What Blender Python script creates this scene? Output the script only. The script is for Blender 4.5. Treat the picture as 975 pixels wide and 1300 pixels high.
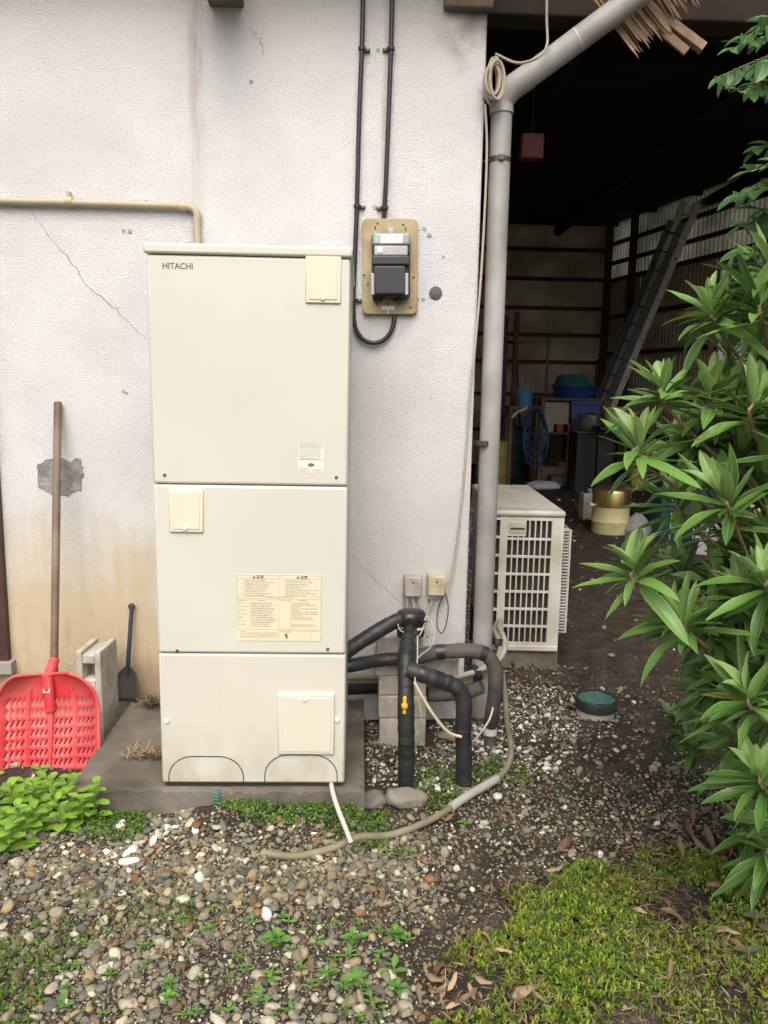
import bpy, bmesh, math, random
import numpy as np
from mathutils import Vector, Matrix
for _o in list(bpy.data.objects): bpy.data.objects.remove(_o)
random.seed(7); rng = np.random.default_rng(11)
S = bpy.context.scene; C = S.collection; R = math.radians
# ------------------------------------------------------------------ camera (solved from the tank's corners)
PW, PH, PF = 975.0, 1300.0, 976.0
CAM = np.array([0.6939, -3.4223, 1.5291]); YAW, PITCH, ROLL = 0.0312, 0.1571, 0.0182
def _axes():
    f = np.array([math.sin(YAW)*math.cos(PITCH), math.cos(YAW)*math.cos(PITCH), -math.sin(PITCH)])
    r = np.array([math.cos(YAW), -math.sin(YAW), 0.]); u = np.cross(r, f)
    c, s = math.cos(ROLL), math.sin(ROLL)
    return f, c*r+s*u, -s*r+c*u
FW, RT, UP = _axes()
def P(px, py, x=None, y=None, z=None):
    d = FW+RT*(px-PW/2)/PF-UP*(py-PH/2)/PF
    a, v = (0, x) if x is not None else (1, y) if y is not None else (2, z)
    return Vector(CAM+d*(v-CAM[a])/d[a])
def proj(X, Y, Z):
    dx, dy, dz = X-CAM[0], Y-CAM[1], Z-CAM[2]
    d = dx*FW[0]+dy*FW[1]+dz*FW[2]
    d = np.where(d < .05, .05, d)
    return PW/2+PF*(dx*RT[0]+dy*RT[1]+dz*RT[2])/d, PH/2-PF*(dx*UP[0]+dy*UP[1]+dz*UP[2])/d
cd = bpy.data.cameras.new('camera'); cam = bpy.data.objects.new('camera', cd); C.objects.link(cam)
cd.sensor_fit = 'HORIZONTAL'; cd.sensor_width = 36; cd.lens = 36*PF/PW; cd.clip_start = .02; cd.clip_end = 500
cam.matrix_world = Matrix(((RT[0], UP[0], -FW[0], CAM[0]), (RT[1], UP[1], -FW[1], CAM[1]), (RT[2], UP[2], -FW[2], CAM[2]), (0, 0, 0, 1)))
S.camera = cam
S.render.resolution_x, S.render.resolution_y = 768, 1024
# ------------------------------------------------------------------ light: bright overcast
SUN_EL, SUN_AZ = R(52), R(184)
w = bpy.data.worlds.new('World'); S.world = w; w.use_nodes = True
wn = w.node_tree; bg = wn.nodes['Background']
sky = wn.nodes.new('ShaderNodeTexSky'); sky.sky_type = 'NISHITA'; sky.sun_disc = False
sky.sun_elevation = SUN_EL; sky.sun_rotation = SUN_AZ; sky.air_density = .85; sky.dust_density = 7.0; sky.ozone_density = .6
wn.links.new(sky.outputs[0], bg.inputs[0]); bg.inputs[1].default_value = .14
sl = bpy.data.lights.new('sun', 'SUN'); sl.energy = 1.1; sl.angle = R(70); sl.color = (.985, 1, .94)
so = bpy.data.objects.new('sun', sl); C.objects.link(so)
sdir = Vector((math.sin(SUN_AZ)*math.cos(SUN_EL), math.cos(SUN_AZ)*math.cos(SUN_EL), math.sin(SUN_EL)))
so.rotation_euler = sdir.to_track_quat('Z', 'Y').to_euler(); so.location = (-3, -6, 8)
S.view_settings.view_transform = 'Standard'; S.view_settings.look = 'None'; S.view_settings.gamma = 1
S.view_settings.exposure = 0.58
# ------------------------------------------------------------------ materials
MATS = {}
def mat(name, col, rough=.6, metal=0, var=.12, vs=8, bump=0, bs=60, dirt=None, ds=3, spec=.5, coat=0, world=False, speck=None, rvar=0):
    """principled + colour noise + optional dirt tint (colour, amount) + optional speckle (colour, scale, threshold)"""
    if name in MATS: return MATS[name]
    m = bpy.data.materials.new(name); m.use_nodes = True; nt = m.node_tree; N = nt.nodes; L = nt.links
    b = N['Principled BSDF']; b.inputs['Metallic'].default_value = metal; b.inputs['Roughness'].default_value = rough
    b.inputs['Specular IOR Level'].default_value = spec; b.inputs['Coat Weight'].default_value = coat
    tc = N.new('ShaderNodeTexCoord'); geo = N.new('ShaderNodeNewGeometry')
    co = geo.outputs['Position'] if world else tc.outputs['Object']
    def noise(scale, detail=4):
        n = N.new('ShaderNodeTexNoise'); n.inputs['Scale'].default_value = scale; n.inputs['Detail'].default_value = detail
        L.new(co, n.inputs['Vector']); return n.outputs['Fac']
    def ramp(f, a, c, ca=(0, 0, 0, 1), cb=(1, 1, 1, 1)):
        r = N.new('ShaderNodeValToRGB'); r.color_ramp.elements[0].position = a; r.color_ramp.elements[1].position = c
        r.color_ramp.elements[0].color = ca; r.color_ramp.elements[1].color = cb; L.new(f, r.inputs[0]); return r.outputs[0]
    def mix(f, a, c):
        x = N.new('ShaderNodeMix'); x.data_type = 'RGBA'
        if hasattr(f, 'links'): L.new(f, x.inputs[0])
        else: x.inputs[0].default_value = f
        for s, v in ((6, a), (7, c)):
            if hasattr(v, 'links'): L.new(v, x.inputs[s])
            else: x.inputs[s].default_value = (*v[:3], 1)
        return x.outputs[2]
    lo = tuple(c*(1-var) for c in col); hi = tuple(min(1, c*(1+var)) for c in col)
    c = ramp(noise(vs), .3, .7, (*lo, 1), (*hi, 1))
    if dirt: c = mix(ramp(noise(ds, 8), .5-.35*dirt[1], .95-.35*dirt[1]), c, dirt[0])
    if speck: c = mix(ramp(noise(speck[1], 2), speck[2], speck[2]+.06), c, speck[0])
    L.new(c, b.inputs['Base Color'])
    if rvar: L.new(ramp(noise(vs*2.3, 6), .3, .7, (*[rough-rvar]*3, 1), (*[rough+rvar]*3, 1)), b.inputs['Roughness'])
    if bump:
        bp = N.new('ShaderNodeBump'); bp.inputs['Strength'].default_value = min(1, bump); bp.inputs['Distance'].default_value = .004*max(1, bump)
        L.new(noise(bs, 5), bp.inputs['Height']); L.new(bp.outputs[0], b.inputs['Normal'])
    m['mk'] = 1; MATS[name] = m; m.use_fake_user = False
    return m
def attr_mat(name, rough=.75, bump=.3, bs=120, translucent=0, spec=.25):
    """colour comes from the mesh's own colour attribute"""
    m = bpy.data.materials.new(name); m.use_nodes = True; nt = m.node_tree; N = nt.nodes; L = nt.links
    b = N['Principled BSDF']; b.inputs['Roughness'].default_value = rough; b.inputs['Specular IOR Level'].default_value = spec
    a = N.new('ShaderNodeVertexColor'); a.layer_name = 'Col'
    n = N.new('ShaderNodeTexNoise'); n.inputs['Scale'].default_value = bs; n.inputs['Detail'].default_value = 4
    g = N.new('ShaderNodeNewGeometry'); L.new(g.outputs['Position'], n.inputs['Vector'])
    mr = N.new('ShaderNodeMapRange'); mr.inputs[1].default_value = .3; mr.inputs[2].default_value = .7; mr.inputs[3].default_value = .72; mr.inputs[4].default_value = 1.2
    L.new(n.outputs[0], mr.inputs[0])
    mx = N.new('ShaderNodeVectorMath'); mx.operation = 'SCALE'; L.new(a.outputs[0], mx.inputs[0]); L.new(mr.outputs[0], mx.inputs['Scale'])
    L.new(mx.outputs[0], b.inputs['Base Color'])
    if bump:
        bp = N.new('ShaderNodeBump'); bp.inputs['Strength'].default_value = bump; bp.inputs['Distance'].default_value = .002
        L.new(n.outputs[0], bp.inputs['Height']); L.new(bp.outputs[0], b.inputs['Normal'])
    if translucent:
        t = N.new('ShaderNodeBsdfTranslucent'); L.new(mx.outputs[0], t.inputs[0])
        ms = N.new('ShaderNodeMixShader'); ms.inputs[0].default_value = translucent
        L.new(b.outputs[0], ms.inputs[1]); L.new(t.outputs[0], ms.inputs[2]); L.new(ms.outputs[0], N['Material Output'].inputs[0])
    return m
def leaf_mat(name, col, rib, edge, rough=.38, trans=.18, var=.3):
    m = bpy.data.materials.new(name); m.use_nodes = True; nt = m.node_tree; N = nt.nodes; L = nt.links
    b = N['Principled BSDF']; b.inputs['Roughness'].default_value = rough
    uv = N.new('ShaderNodeUVMap'); sp = N.new('ShaderNodeSeparateXYZ'); L.new(uv.outputs[0], sp.inputs[0])
    def math_(op, a, bb=None):
        n = N.new('ShaderNodeMath'); n.operation = op
        for i, v in enumerate((a, bb)):
            if v is None: continue
            if hasattr(v, 'links'): L.new(v, n.inputs[i])
            else: n.inputs[i].default_value = v
        return n.outputs[0]
    d = math_('ABSOLUTE', math_('SUBTRACT', sp.outputs[0], .5))
    oi = N.new('ShaderNodeObjectInfo')
    def mix(f, a, c):
        x = N.new('ShaderNodeMix'); x.data_type = 'RGBA'; L.new(f, x.inputs[0])
        for s, v in ((6, a), (7, c)):
            if hasattr(v, 'links'): L.new(v, x.inputs[s])
            else: x.inputs[s].default_value = (*v, 1)
        return x.outputs[2]
    c = mix(oi.outputs['Random'], tuple(k*(1-var) for k in col), tuple(k*(1+var) for k in col))
    if name in ('mature_leaf', 'leaf_mid'): c = mix(math_('GREATER_THAN', oi.outputs['Random'], .975), c, (.34, .32, .06))
    tc = N.new('ShaderNodeTexNoise'); tc.inputs['Scale'].default_value = 45; g = N.new('ShaderNodeNewGeometry'); L.new(g.outputs['Position'], tc.inputs[0])
    c = mix(math_('MULTIPLY', tc.outputs[0], .5), c, tuple(k*.7 for k in col))
    # side veins
    wv = math_('SINE', math_('ADD', math_('MULTIPLY', sp.outputs[1], 95.), math_('MULTIPLY', d, -40.)))
    c = mix(math_('MULTIPLY', math_('GREATER_THAN', wv, .8), .22), c, rib)
    c = mix(math_('LESS_THAN', d, .035), c, rib)
    c = mix(math_('MULTIPLY', math_('GREATER_THAN', d, .455), .75), c, edge)
    L.new(c, b.inputs['Base Color'])
    t = N.new('ShaderNodeBsdfTranslucent'); L.new(c, t.inputs[0])
    ms = N.new('ShaderNodeMixShader'); ms.inputs[0].default_value = trans
    L.new(b.outputs[0], ms.inputs[1]); L.new(t.outputs[0], ms.inputs[2]); L.new(ms.outputs[0], N['Material Output'].inputs[0])
    return m
# ------------------------------------------------------------------ builders
def org(o):
    v = Vector((0, 0, 0))
    while o is not None: v += o.location; o = o.parent
    return v
def tag(o, label=None, cat=None, group=None, kind=None):
    if label: o['label'] = label
    if cat: o['category'] = cat
    if group: o['group'] = group
    if kind: o['kind'] = kind
    return o
def thing(name, loc, label, cat, group=None):
    o = bpy.data.objects.new(name, None); C.objects.link(o); o.location = loc; o.empty_display_size = .1
    return tag(o, label, cat, group)
def smooth_path(pts, k=6):
    p = [Vector(q) for q in pts]; out = []
    for i in range(len(p)-1):
        a = p[i-1] if i else p[0]*2-p[1]; b = p[i]; c = p[i+1]; d = p[i+2] if i+2 < len(p) else p[-1]*2-p[-2]
        for j in range(k):
            t = j/k
            out.append(.5*((2*b)+(c-a)*t+(2*a-5*b+4*c-d)*t*t+(3*b-a-3*c+d)*t**3))
    return out+[p[-1]]
class MB:
    def __init__(s): s.v = []; s.f = []; s.uv = None
    def box(s, x0, x1, y0, y1, z0, z1, M=None):
        n = len(s.v)
        q = [Vector((x, y, z)) for z in (z0, z1) for y in (y0, y1) for x in (x0, x1)]
        s.v += [M @ p if M else p for p in q]
        s.f += [tuple(n+i for i in t) for t in ((0, 2, 3, 1), (4, 5, 7, 6), (0, 1, 5, 4), (2, 6, 7, 3), (0, 4, 6, 2), (1, 3, 7, 5))]
        return s
    def beam(s, a, b, w, h, up=(0, 0, 1)):
        a, b = Vector(a), Vector(b); d = (b-a).normalized(); sd = d.cross(Vector(up)).normalized(); u = sd.cross(d)
        M = Matrix((sd, d, u)).transposed().to_4x4(); M.translation = a
        return s.box(-w/2, w/2, 0, (b-a).length, -h/2, h/2, M)
    def tube(s, pts, r, n=12, caps=True, radii=None):
        p = [Vector(q) for q in pts]; m = len(p); nn = len(s.v)
        t = (p[1]-p[0]).normalized(); u = t.orthogonal().normalized()
        for i in range(m):
            t2 = (p[min(i+1, m-1)]-p[max(i-1, 0)]).normalized()
            u = (u-t2*u.dot(t2)).normalized(); v = t2.cross(u)
            rr = radii[i] if radii else r
            s.v += [p[i]+(u*math.cos(a)+v*math.sin(a))*rr for a in (2*math.pi*k/n for k in range(n))]
        for i in range(m-1):
            for k in range(n):
                a = nn+i*n+k; b = nn+i*n+(k+1) % n
                s.f.append((a, b, b+n, a+n))
        if caps: s.f.append(tuple(nn+k for k in range(n))[::-1]); s.f.append(tuple(nn+(m-1)*n+k for k in range(n)))
        return s
    def lathe(s, prof, n=24, c=(0, 0, 0), M=None, cap=True):
        nn = len(s.v); c = Vector(c)
        for r, z in prof:
            for k in range(n):
                a = 2*math.pi*k/n; q = Vector((r*math.cos(a), r*math.sin(a), z)); s.v.append((M @ q if M else q)+c)
        for i in range(len(prof)-1):
            for k in range(n):
                a = nn+i*n+k; b = nn+i*n+(k+1) % n; s.f.append((a, b, b+n, a+n))
        if cap: s.f.append(tuple(nn+k for k in range(n))[::-1]); s.f.append(tuple(nn+(len(prof)-1)*n+k for k in range(n)))
        return s
    def prism(s, poly, fn, d):
        """poly: 2-D points, fn(u, v, t) -> 3-D, t in (0, d)"""
        n = len(s.v); k = len(poly)
        s.v += [Vector(fn(u, v, 0)) for u, v in poly]+[Vector(fn(u, v, d)) for u, v in poly]
        s.f.append(tuple(n+i for i in range(k))[::-1]); s.f.append(tuple(n+k+i for i in range(k)))
        s.f += [(n+i, n+(i+1) % k, n+k+(i+1) % k, n+k+i) for i in range(k)]
        return s
    def build(s, name, m, parent=None, smooth=40, bevel=0, loc=None, kind=None, label=None, cat=None, group=None, segs=2):
        me = bpy.data.meshes.new(name)
        if parent is not None: o0 = org(parent); l = Vector((0, 0, 0))
        else:
            if loc is None:
                xs = [v[0] for v in s.v]; ys = [v[1] for v in s.v]; zs = [v[2] for v in s.v]
                loc = ((min(xs)+max(xs))/2, (min(ys)+max(ys))/2, min(zs))
            o0 = Vector(loc); l = o0
        me.from_pydata([tuple(Vector(v)-o0) for v in s.v], [], s.f)
        bm = bmesh.new(); bm.from_mesh(me); bmesh.ops.recalc_face_normals(bm, faces=bm.faces); bm.to_mesh(me); bm.free()
        me.materials.append(m); me.update()
        if smooth: me.shade_smooth(); me.set_sharp_from_angle(angle=R(smooth))
        o = bpy.data.objects.new(name, me); C.objects.link(o); o.location = l; o.parent = parent
        if bevel:
            b = o.modifiers.new('bevel', 'BEVEL'); b.width = bevel; b.segments = segs; b.limit_method = 'ANGLE'; b.angle_limit = R(40)
            b.harden_normals = False
        return tag(o, label, cat, group, kind)
def text_part(s, size, m, parent, place, name='lettering', align='LEFT', sx=1, bold=0):
    cu = bpy.data.curves.new('t', 'FONT'); cu.body = s; cu.size = size; cu.align_x = align; cu.offset = bold; cu.resolution_u = 3
    o = bpy.data.objects.new('t', cu); C.objects.link(o)
    dg = bpy.context.evaluated_depsgraph_get(); dg.update()
    me = bpy.data.meshes.new_from_object(o.evaluated_get(dg)); bpy.data.objects.remove(o); bpy.data.curves.remove(cu)
    o0 = org(parent)
    for v in me.vertices: v.co = Vector(place(v.co.x*sx, v.co.y))-o0
    me.materials.clear(); me.materials.append(m); me.name = name
    r = bpy.data.objects.new(name, me); C.objects.link(r); r.parent = parent; return r
def stuff_mesh(name, V, F, col, m, kind='stuff', parent=None, smooth=True):
    """V (n,3), F (m,k) arrays, col (n,3)"""
    me = bpy.data.meshes.new(name); k = F.shape[1]
    me.vertices.add(len(V)); me.vertices.foreach_set('co', np.ascontiguousarray(V, np.float32).ravel())
    me.loops.add(F.size); me.loops.foreach_set('vertex_index', np.ascontiguousarray(F, np.int32).ravel())
    me.polygons.add(len(F)); me.polygons.foreach_set('loop_start', np.arange(0, F.size, k, dtype=np.int32))
    me.update(calc_edges=True)
    if col is not None:
        ca = me.color_attributes.new('Col', 'FLOAT_COLOR', 'POINT')
        ca.data.foreach_set('color', np.c_[col, np.ones(len(col))].astype(np.float32).ravel())
    if smooth: me.shade_smooth()
    me.materials.append(m); o = bpy.data.objects.new(name, me); C.objects.link(o); o.parent = parent
    if kind: o['kind'] = kind
    return o
def instance(bv, bf, loc, rot, scl, col, var=.0):
    """arrays: bv (nv,3), bf (nf,k), loc (N,3), rot (N,3,3), scl (N,3) -> V, F, colours"""
    N, nv = len(loc), len(bv)
    v = np.einsum('nij,nvj->nvi', rot, bv[None]*scl[:, None, :])+loc[:, None, :]
    f = (bf[None]+(np.arange(N)*nv)[:, None, None]).reshape(-1, bf.shape[1])
    c = np.repeat(col, nv, 0)
    return v.reshape(-1, 3), f, c
def rotm(ax, ay, az):
    cx, sx, cy, sy, cz, sz = np.cos(ax), np.sin(ax), np.cos(ay), np.sin(ay), np.cos(az), np.sin(az); o = np.zeros_like(cx); l = o+1
    X = np.stack([l, o, o, o, cx, -sx, o, sx, cx], -1).reshape(-1, 3, 3); Y = np.stack([cy, o, sy, o, l, o, -sy, o, cy], -1).reshape(-1, 3, 3)
    Z = np.stack([cz, -sz, o, sz, cz, o, o, o, l], -1).reshape(-1, 3, 3); return Z @ X @ Y
def inpoly(x, y, poly):
    x = np.asarray(x); y = np.asarray(y); r = np.zeros(x.shape, bool); n = len(poly)
    for i in range(n):
        (x0, y0), (x1, y1) = poly[i], poly[(i+1) % n]
        if y0 == y1: continue
        c = ((y0 > y) != (y1 > y)) & (x < (x1-x0)*(y-y0)/(y1-y0)+x0); r ^= c
    return r
def sm(a, b, x): t = np.clip((np.asarray(x, float)-a)/(b-a), 0, 1); return t*t*(3-2*t)
_k = rng.normal(size=(14, 2)); _p = rng.uniform(0, 6.28, 14)
def wob(x, y, f):
    s = 0
    for i in range(14): s = s+np.sin(f*(_k[i, 0]*x+_k[i, 1]*y)+_p[i])
    return s/5.
def gh(x, y):
    x = np.asarray(x, float); y = np.asarray(y, float)
    return .008*wob(x, y, 5)+.003*wob(x, y, 23)+.11*sm(0.0, .75, y)+.02*sm(1.2, 2.2, x)*sm(-.6, -1.6, y)+(.03*sm(-.5, -.32, x)+.05*sm(-.02, .2, x)*(.7+.3*wob(x, y, 8)))*sm(.80, .66, x)*sm(-1.14, -.95, y)*sm(-.80, -.86, y)
# ------------------------------------------------------------------ SETTING: ground
gpx = {}
def ground():
    fx = np.arange(-3, 6.5, .05); fy = np.arange(-3.5, 12.8, .05)
    xs = np.r_[-80, -40, -20, -10, -5, fx, 9, 14, 25, 45, 80]; ys = np.r_[-80, -40, -20, -10, -5.5, fy, 16, 25, 45, 80]
    X, Y = np.meshgrid(xs, ys); Z = gh(X, Y); Z[(abs(X) > 8) | (Y < -5) | (Y > 14)] = 0.05
    nx, ny = len(xs), len(ys); i = np.arange(nx*ny).reshape(ny, nx)
    F = np.stack([i[:-1, :-1], i[:-1, 1:], i[1:, 1:], i[1:, :-1]], -1).reshape(-1, 4)
    m = bpy.data.materials.new('soil'); m.use_nodes = True; nt = m.node_tree; N = nt.nodes; L = nt.links; b = N['Principled BSDF']
    b.inputs['Roughness'].default_value = .9; b.inputs['Specular IOR Level'].default_value = .25
    g = N.new('ShaderNodeNewGeometry')
    def noise(s, d=6):
        n = N.new('ShaderNodeTexNoise'); n.inputs['Scale'].default_value = s; n.inputs['Detail'].default_value = d; L.new(g.outputs['Position'], n.inputs[0]); return n.outputs[0]
    def ramp(f, els):
        r = N.new('ShaderNodeValToRGB')
        while len(r.color_ramp.elements) < len(els): r.color_ramp.elements.new(.5)
        for e, (p, c) in zip(r.color_ramp.elements, els): e.position = p; e.color = (*c, 1)
        L.new(f, r.inputs[0]); return r.outputs[0]
    c1 = ramp(noise(9), [(.3, (.036, .028, .021)), (.55, (.075, .058, .044)), (.75, (.125, .10, .075))])
    c2 = ramp(noise(160, 3), [(.35, (.35, .35, .35)), (.6, (1, 1, 1)), (.72, (2.2, 2.1, 1.9))])
    mx = N.new('ShaderNodeMix'); mx.data_type = 'RGBA'; mx.blend_type = 'MULTIPLY'; mx.inputs[0].default_value = 1; L.new(c1, mx.inputs[6]); L.new(c2, mx.inputs[7])
    L.new(mx.outputs[2], b.inputs['Base Color'])
    bp = N.new('ShaderNodeBump'); bp.inputs['Strength'].default_value = .9; bp.inputs['Distance'].default_value = .012
    L.new(noise(110, 8), bp.inputs['Height']); L.new(bp.outputs[0], b.inputs['Normal'])
    o = stuff_mesh('ground', np.stack([X, Y, Z], -1).reshape(-1, 3), F, None, m, kind='structure')
ground()
# ------------------------------------------------------------------ house wall
def stucco_mat():
    m = bpy.data.materials.new('stucco'); m.use_nodes = True; nt = m.node_tree; N = nt.nodes; L = nt.links; b = N['Principled BSDF']
    b.inputs['Roughness'].default_value = .85; b.inputs['Specular IOR Level'].default_value = .25
    g = N.new('ShaderNodeNewGeometry'); sp = N.new('ShaderNodeSeparateXYZ'); L.new(g.outputs['Position'], sp.inputs[0])
    X, Z = sp.outputs[0], sp.outputs[2]
    def val(v, n, i):
        if hasattr(v, 'links'): L.new(v, n.inputs[i])
        else: n.inputs[i].default_value = v
    def ma(op, a, c=0.):
        n = N.new('ShaderNodeMath'); n.operation = op; val(a, n, 0); val(c, n, 1); return n.outputs[0]
    def mr(v, a, c, d=0., e=1.):
        n = N.new('ShaderNodeMapRange'); n.interpolation_type = 'SMOOTHSTEP'; val(v, n, 0)
        for i, q in zip((1, 2, 3, 4), (a, c, d, e)): n.inputs[i].default_value = q
        return n.outputs[0]
    def noise(s, d=5, sc=None):
        n = N.new('ShaderNodeTexNoise'); n.inputs['Scale'].default_value = s; n.inputs['Detail'].default_value = d
        if sc:
            mp = N.new('ShaderNodeMapping'); mp.inputs['Scale'].default_value = sc; L.new(g.outputs['Position'], mp.inputs[0]); L.new(mp.outputs[0], n.inputs[0])
        else: L.new(g.outputs['Position'], n.inputs[0])
        return n.outputs[0]
    def mix(f, a, c):
        x = N.new('ShaderNodeMix'); x.data_type = 'RGBA'; val(f, x, 0)
        for s, v in ((6, a), (7, c)):
            if hasattr(v, 'links'): L.new(v, x.inputs[s])
            else: x.inputs[s].default_value = (*v, 1)
        return x.outputs[2]
    c = mix(mr(noise(2.2, 7), .3, .7), (.655, .665, .675), (.745, .757, .77))
    c = mix(ma('MULTIPLY', mr(noise(125, 3), .42, .30), .6), c, (.34, .33, .32))        # dark pits in the roughcast
    # splash-back staining low down, stronger away from the tank to the left
    lowz = ma('ADD', ma('ADD', Z, ma('MULTIPLY', ma('SUBTRACT', noise(3.5, 6), .5), .9)), ma('MULTIPLY', ma('SUBTRACT', noise(4, 8, (6, 1, .7)), .5), .5))
    left = mr(X, .2, -.25, .12, 1.)
    c = mix(ma('MULTIPLY', ma('MULTIPLY', mr(lowz, 1.12, .45), left), .78), c, (.60, .47, .27))
    c = mix(ma('MULTIPLY', ma('MULTIPLY', mr(lowz, .45, .05), left), .6), c, (.33, .24, .15))
    # rust streak running down from the eave, ends above the conduit
    sx = ma('ADD', X, ma('MULTIPLY', ma('SUBTRACT', noise(2.5, 3), .5), .05))
    stk = ma('MULTIPLY', mr(ma('ABSOLUTE', ma('SUBTRACT', sx, -.008)), .038, .012), mr(Z, 2.2, 2.9, .25, 1.))
    c = mix(ma('MULTIPLY', stk, mr(noise(9, 6, (6, 1, .6)), .25, .7, .1, .6)), c, (.42, .30, .21))
    stk2 = ma('MULTIPLY', mr(ma('ABSOLUTE', ma('SUBTRACT', sx, .775)), .02, .004), mr(Z, 2.2, 2.4, 0., .5))
    c = mix(ma('MULTIPLY', stk2, mr(noise(7, 5), .3, .6, .2, .8)), c, (.40, .33, .22))
    # soot at the top corner, patchy brown darkening towards the top
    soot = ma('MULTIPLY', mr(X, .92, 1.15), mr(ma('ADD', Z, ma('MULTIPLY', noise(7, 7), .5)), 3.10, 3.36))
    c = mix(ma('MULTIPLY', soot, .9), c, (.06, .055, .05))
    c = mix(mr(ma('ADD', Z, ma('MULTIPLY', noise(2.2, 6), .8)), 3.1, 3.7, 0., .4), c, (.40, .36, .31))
    # pale blue overpaint beside the meter
    bl = ma('MULTIPLY', mr(ma('ABSOLUTE', ma('SUBTRACT', X, .965)), .05, .02), mr(ma('ABSOLUTE', ma('SUBTRACT', Z, 2.02)), .2, .12))
    c = mix(ma('MULTIPLY', bl, .4), c, (.60, .68, .76))
    L.new(c, b.inputs['Base Color'])
    h = ma('ADD', ma('ADD', noise(150, 3), ma('MULTIPLY', noise(9, 4), .7)), ma('MULTIPLY', noise(260, 3), .8))
    bp = N.new('ShaderNodeBump'); bp.inputs['Strength'].default_value = .9; bp.inputs['Distance'].default_value = .0085
    L.new(h, bp.inputs['Height']); L.new(bp.outputs[0], b.inputs['Normal'])
    return m
WX = 1.19
house = thing('house_wall', (0, 0.1, 0), 'white roughcast plaster house wall, stained yellow along its foot', 'wall')
bmw = MB(); nX = 40
bmw.box(-6, WX, 0, .16, -.05, 3.3); bmw.build('plaster', stucco_mat(), house, smooth=0, bevel=.012)
M_patch = mat('cement_patch', (.20, .19, .18), .95, bump=2.5, bs=38, var=.4, vs=26, dirt=((.36, .35, .34), .3), ds=22)
poly = [(-.10, .075), (-.03, .10), (.05, .088), (.105, .10), (.118, .03), (.095, -.055), (.03, -.085), (-.045, -.08), (-.1, -.04)]
c0 = P(76, 607, y=0); poly2 = []
for i in range(len(poly)):
    a, b_ = poly[i], poly[(i+1) % len(poly)]
    for t in (0, .2, .4, .6, .8): poly2.append((a[0]+(b_[0]-a[0])*t+random.uniform(-.009, .009), a[1]+(b_[1]-a[1])*t+random.uniform(-.009, .009)))
MB().prism(poly2, lambda u, v, t: (c0.x+u*.9, -t, c0.z+v*.9), .005).build('cement_patch', M_patch, house, smooth=0, label='grey cement repair patch behind the shovel handle')
M_dark = mat('dark_gap', (.02, .02, .02), .9)
M_crack = mat('crack_shadow', (.16, .15, .14), .95)
def crack(pix, wmax):
    pts = []
    for i in range(len(pix)-1):
        a = P(*pix[i], y=0); b_ = P(*pix[i+1], y=0)
        for t in np.arange(0, 1, .12): q = a.lerp(b_, float(t)); pts.append(Vector((q.x+random.uniform(-.006, .006), 0, q.z+random.uniform(-.006, .006))))
    pts.append(P(*pix[-1], y=0)); mb = MB(); n = len(pts)
    for i, q in enumerate(pts):
        ww = wmax*(.35+.65*math.sin(math.pi*(i+.5)/n))*random.uniform(.5, 1.1)/2
        mb.v += [Vector((q.x-ww, -.0012, q.z-ww*.4)), Vector((q.x+ww, -.0012, q.z+ww*.4)), Vector((q.x-ww, .004, q.z-ww*.4)), Vector((q.x+ww, .004, q.z+ww*.4))]
        if i: k = 4*(i-1); mb.f += [(k, k+1, k+5, k+4), (k, k+4, k+6, k+2), (k+1, k+3, k+7, k+5)]
    mb.build('crack', M_crack, house, smooth=0)
crack([(35, 265), (80, 320), (110, 360), (150, 395), (186, 432)], .003)
crack([(446, 706), (480, 740), (512, 768), (530, 790)], .0022)
crack([(318, 38), (330, 50), (335, 70)], .003)
M_plug = mat('grey_plug', (.10, .105, .10), .8, bump=.5, bs=90)
def disc(px, py, r, d, name, m, parent=house, y=0):
    c = P(px, py, y=y); M = Matrix.Rotation(R(90), 4, 'X')
    MB().lathe([(r, -.01), (r, d*.6), (r*.85, d), (.001, d)], 20, c, M).build(name, m, parent, bevel=0)
disc(553, 372, .028, .007, 'round_plug', M_plug)
M_hole = mat('filled_hole', (.33, .33, .34), .95)
for px, py, r in ((539, 291, .008), (545, 299, .010), (563, 326, .006), (530, 380, .008), (537, 380, .008), (548, 505, .004), (157, 293, .008), (165, 294, .010), (157, 497, .007), (161, 499, .006), (186, 255, .005), (319, 104, .008), (476, 263, .009), (480, 64, .008), (476, 340, .004)):
    disc(px, py, r, .003, 'filled_hole', M_hole)
M_oldwood = mat('old_wood', (.16, .11, .075), .85, bump=.7, bs=40, var=.3, vs=12, dirt=((.05, .04, .035), .5), ds=7)
# rafter end poking out of the plaster, timber above the wall corner
q = P(285, 0, y=-.05)
MB().box(q.x-.07, q.x+.07, -.35, .1, q.z-.005, q.z+.09).build('rafter_end', M_oldwood, house, bevel=.006, smooth=0)
q = P(598, 6, y=-.02)
MB().box(q.x-.11, q.x+.09, -.045, .02, q.z-.02, q.z+.22).build('corner_timber', M_oldwood, house, bevel=.01, smooth=0)
# roof over the house with its eave, above the picture
M_roofd = mat('dark_boards', (.055, .042, .034), .9, bump=.5, bs=20, var=.3)
MB().box(-6.3, WX, -.22, 6, 3.3, 3.42).build('eave', M_roofd, house, smooth=0)
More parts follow.
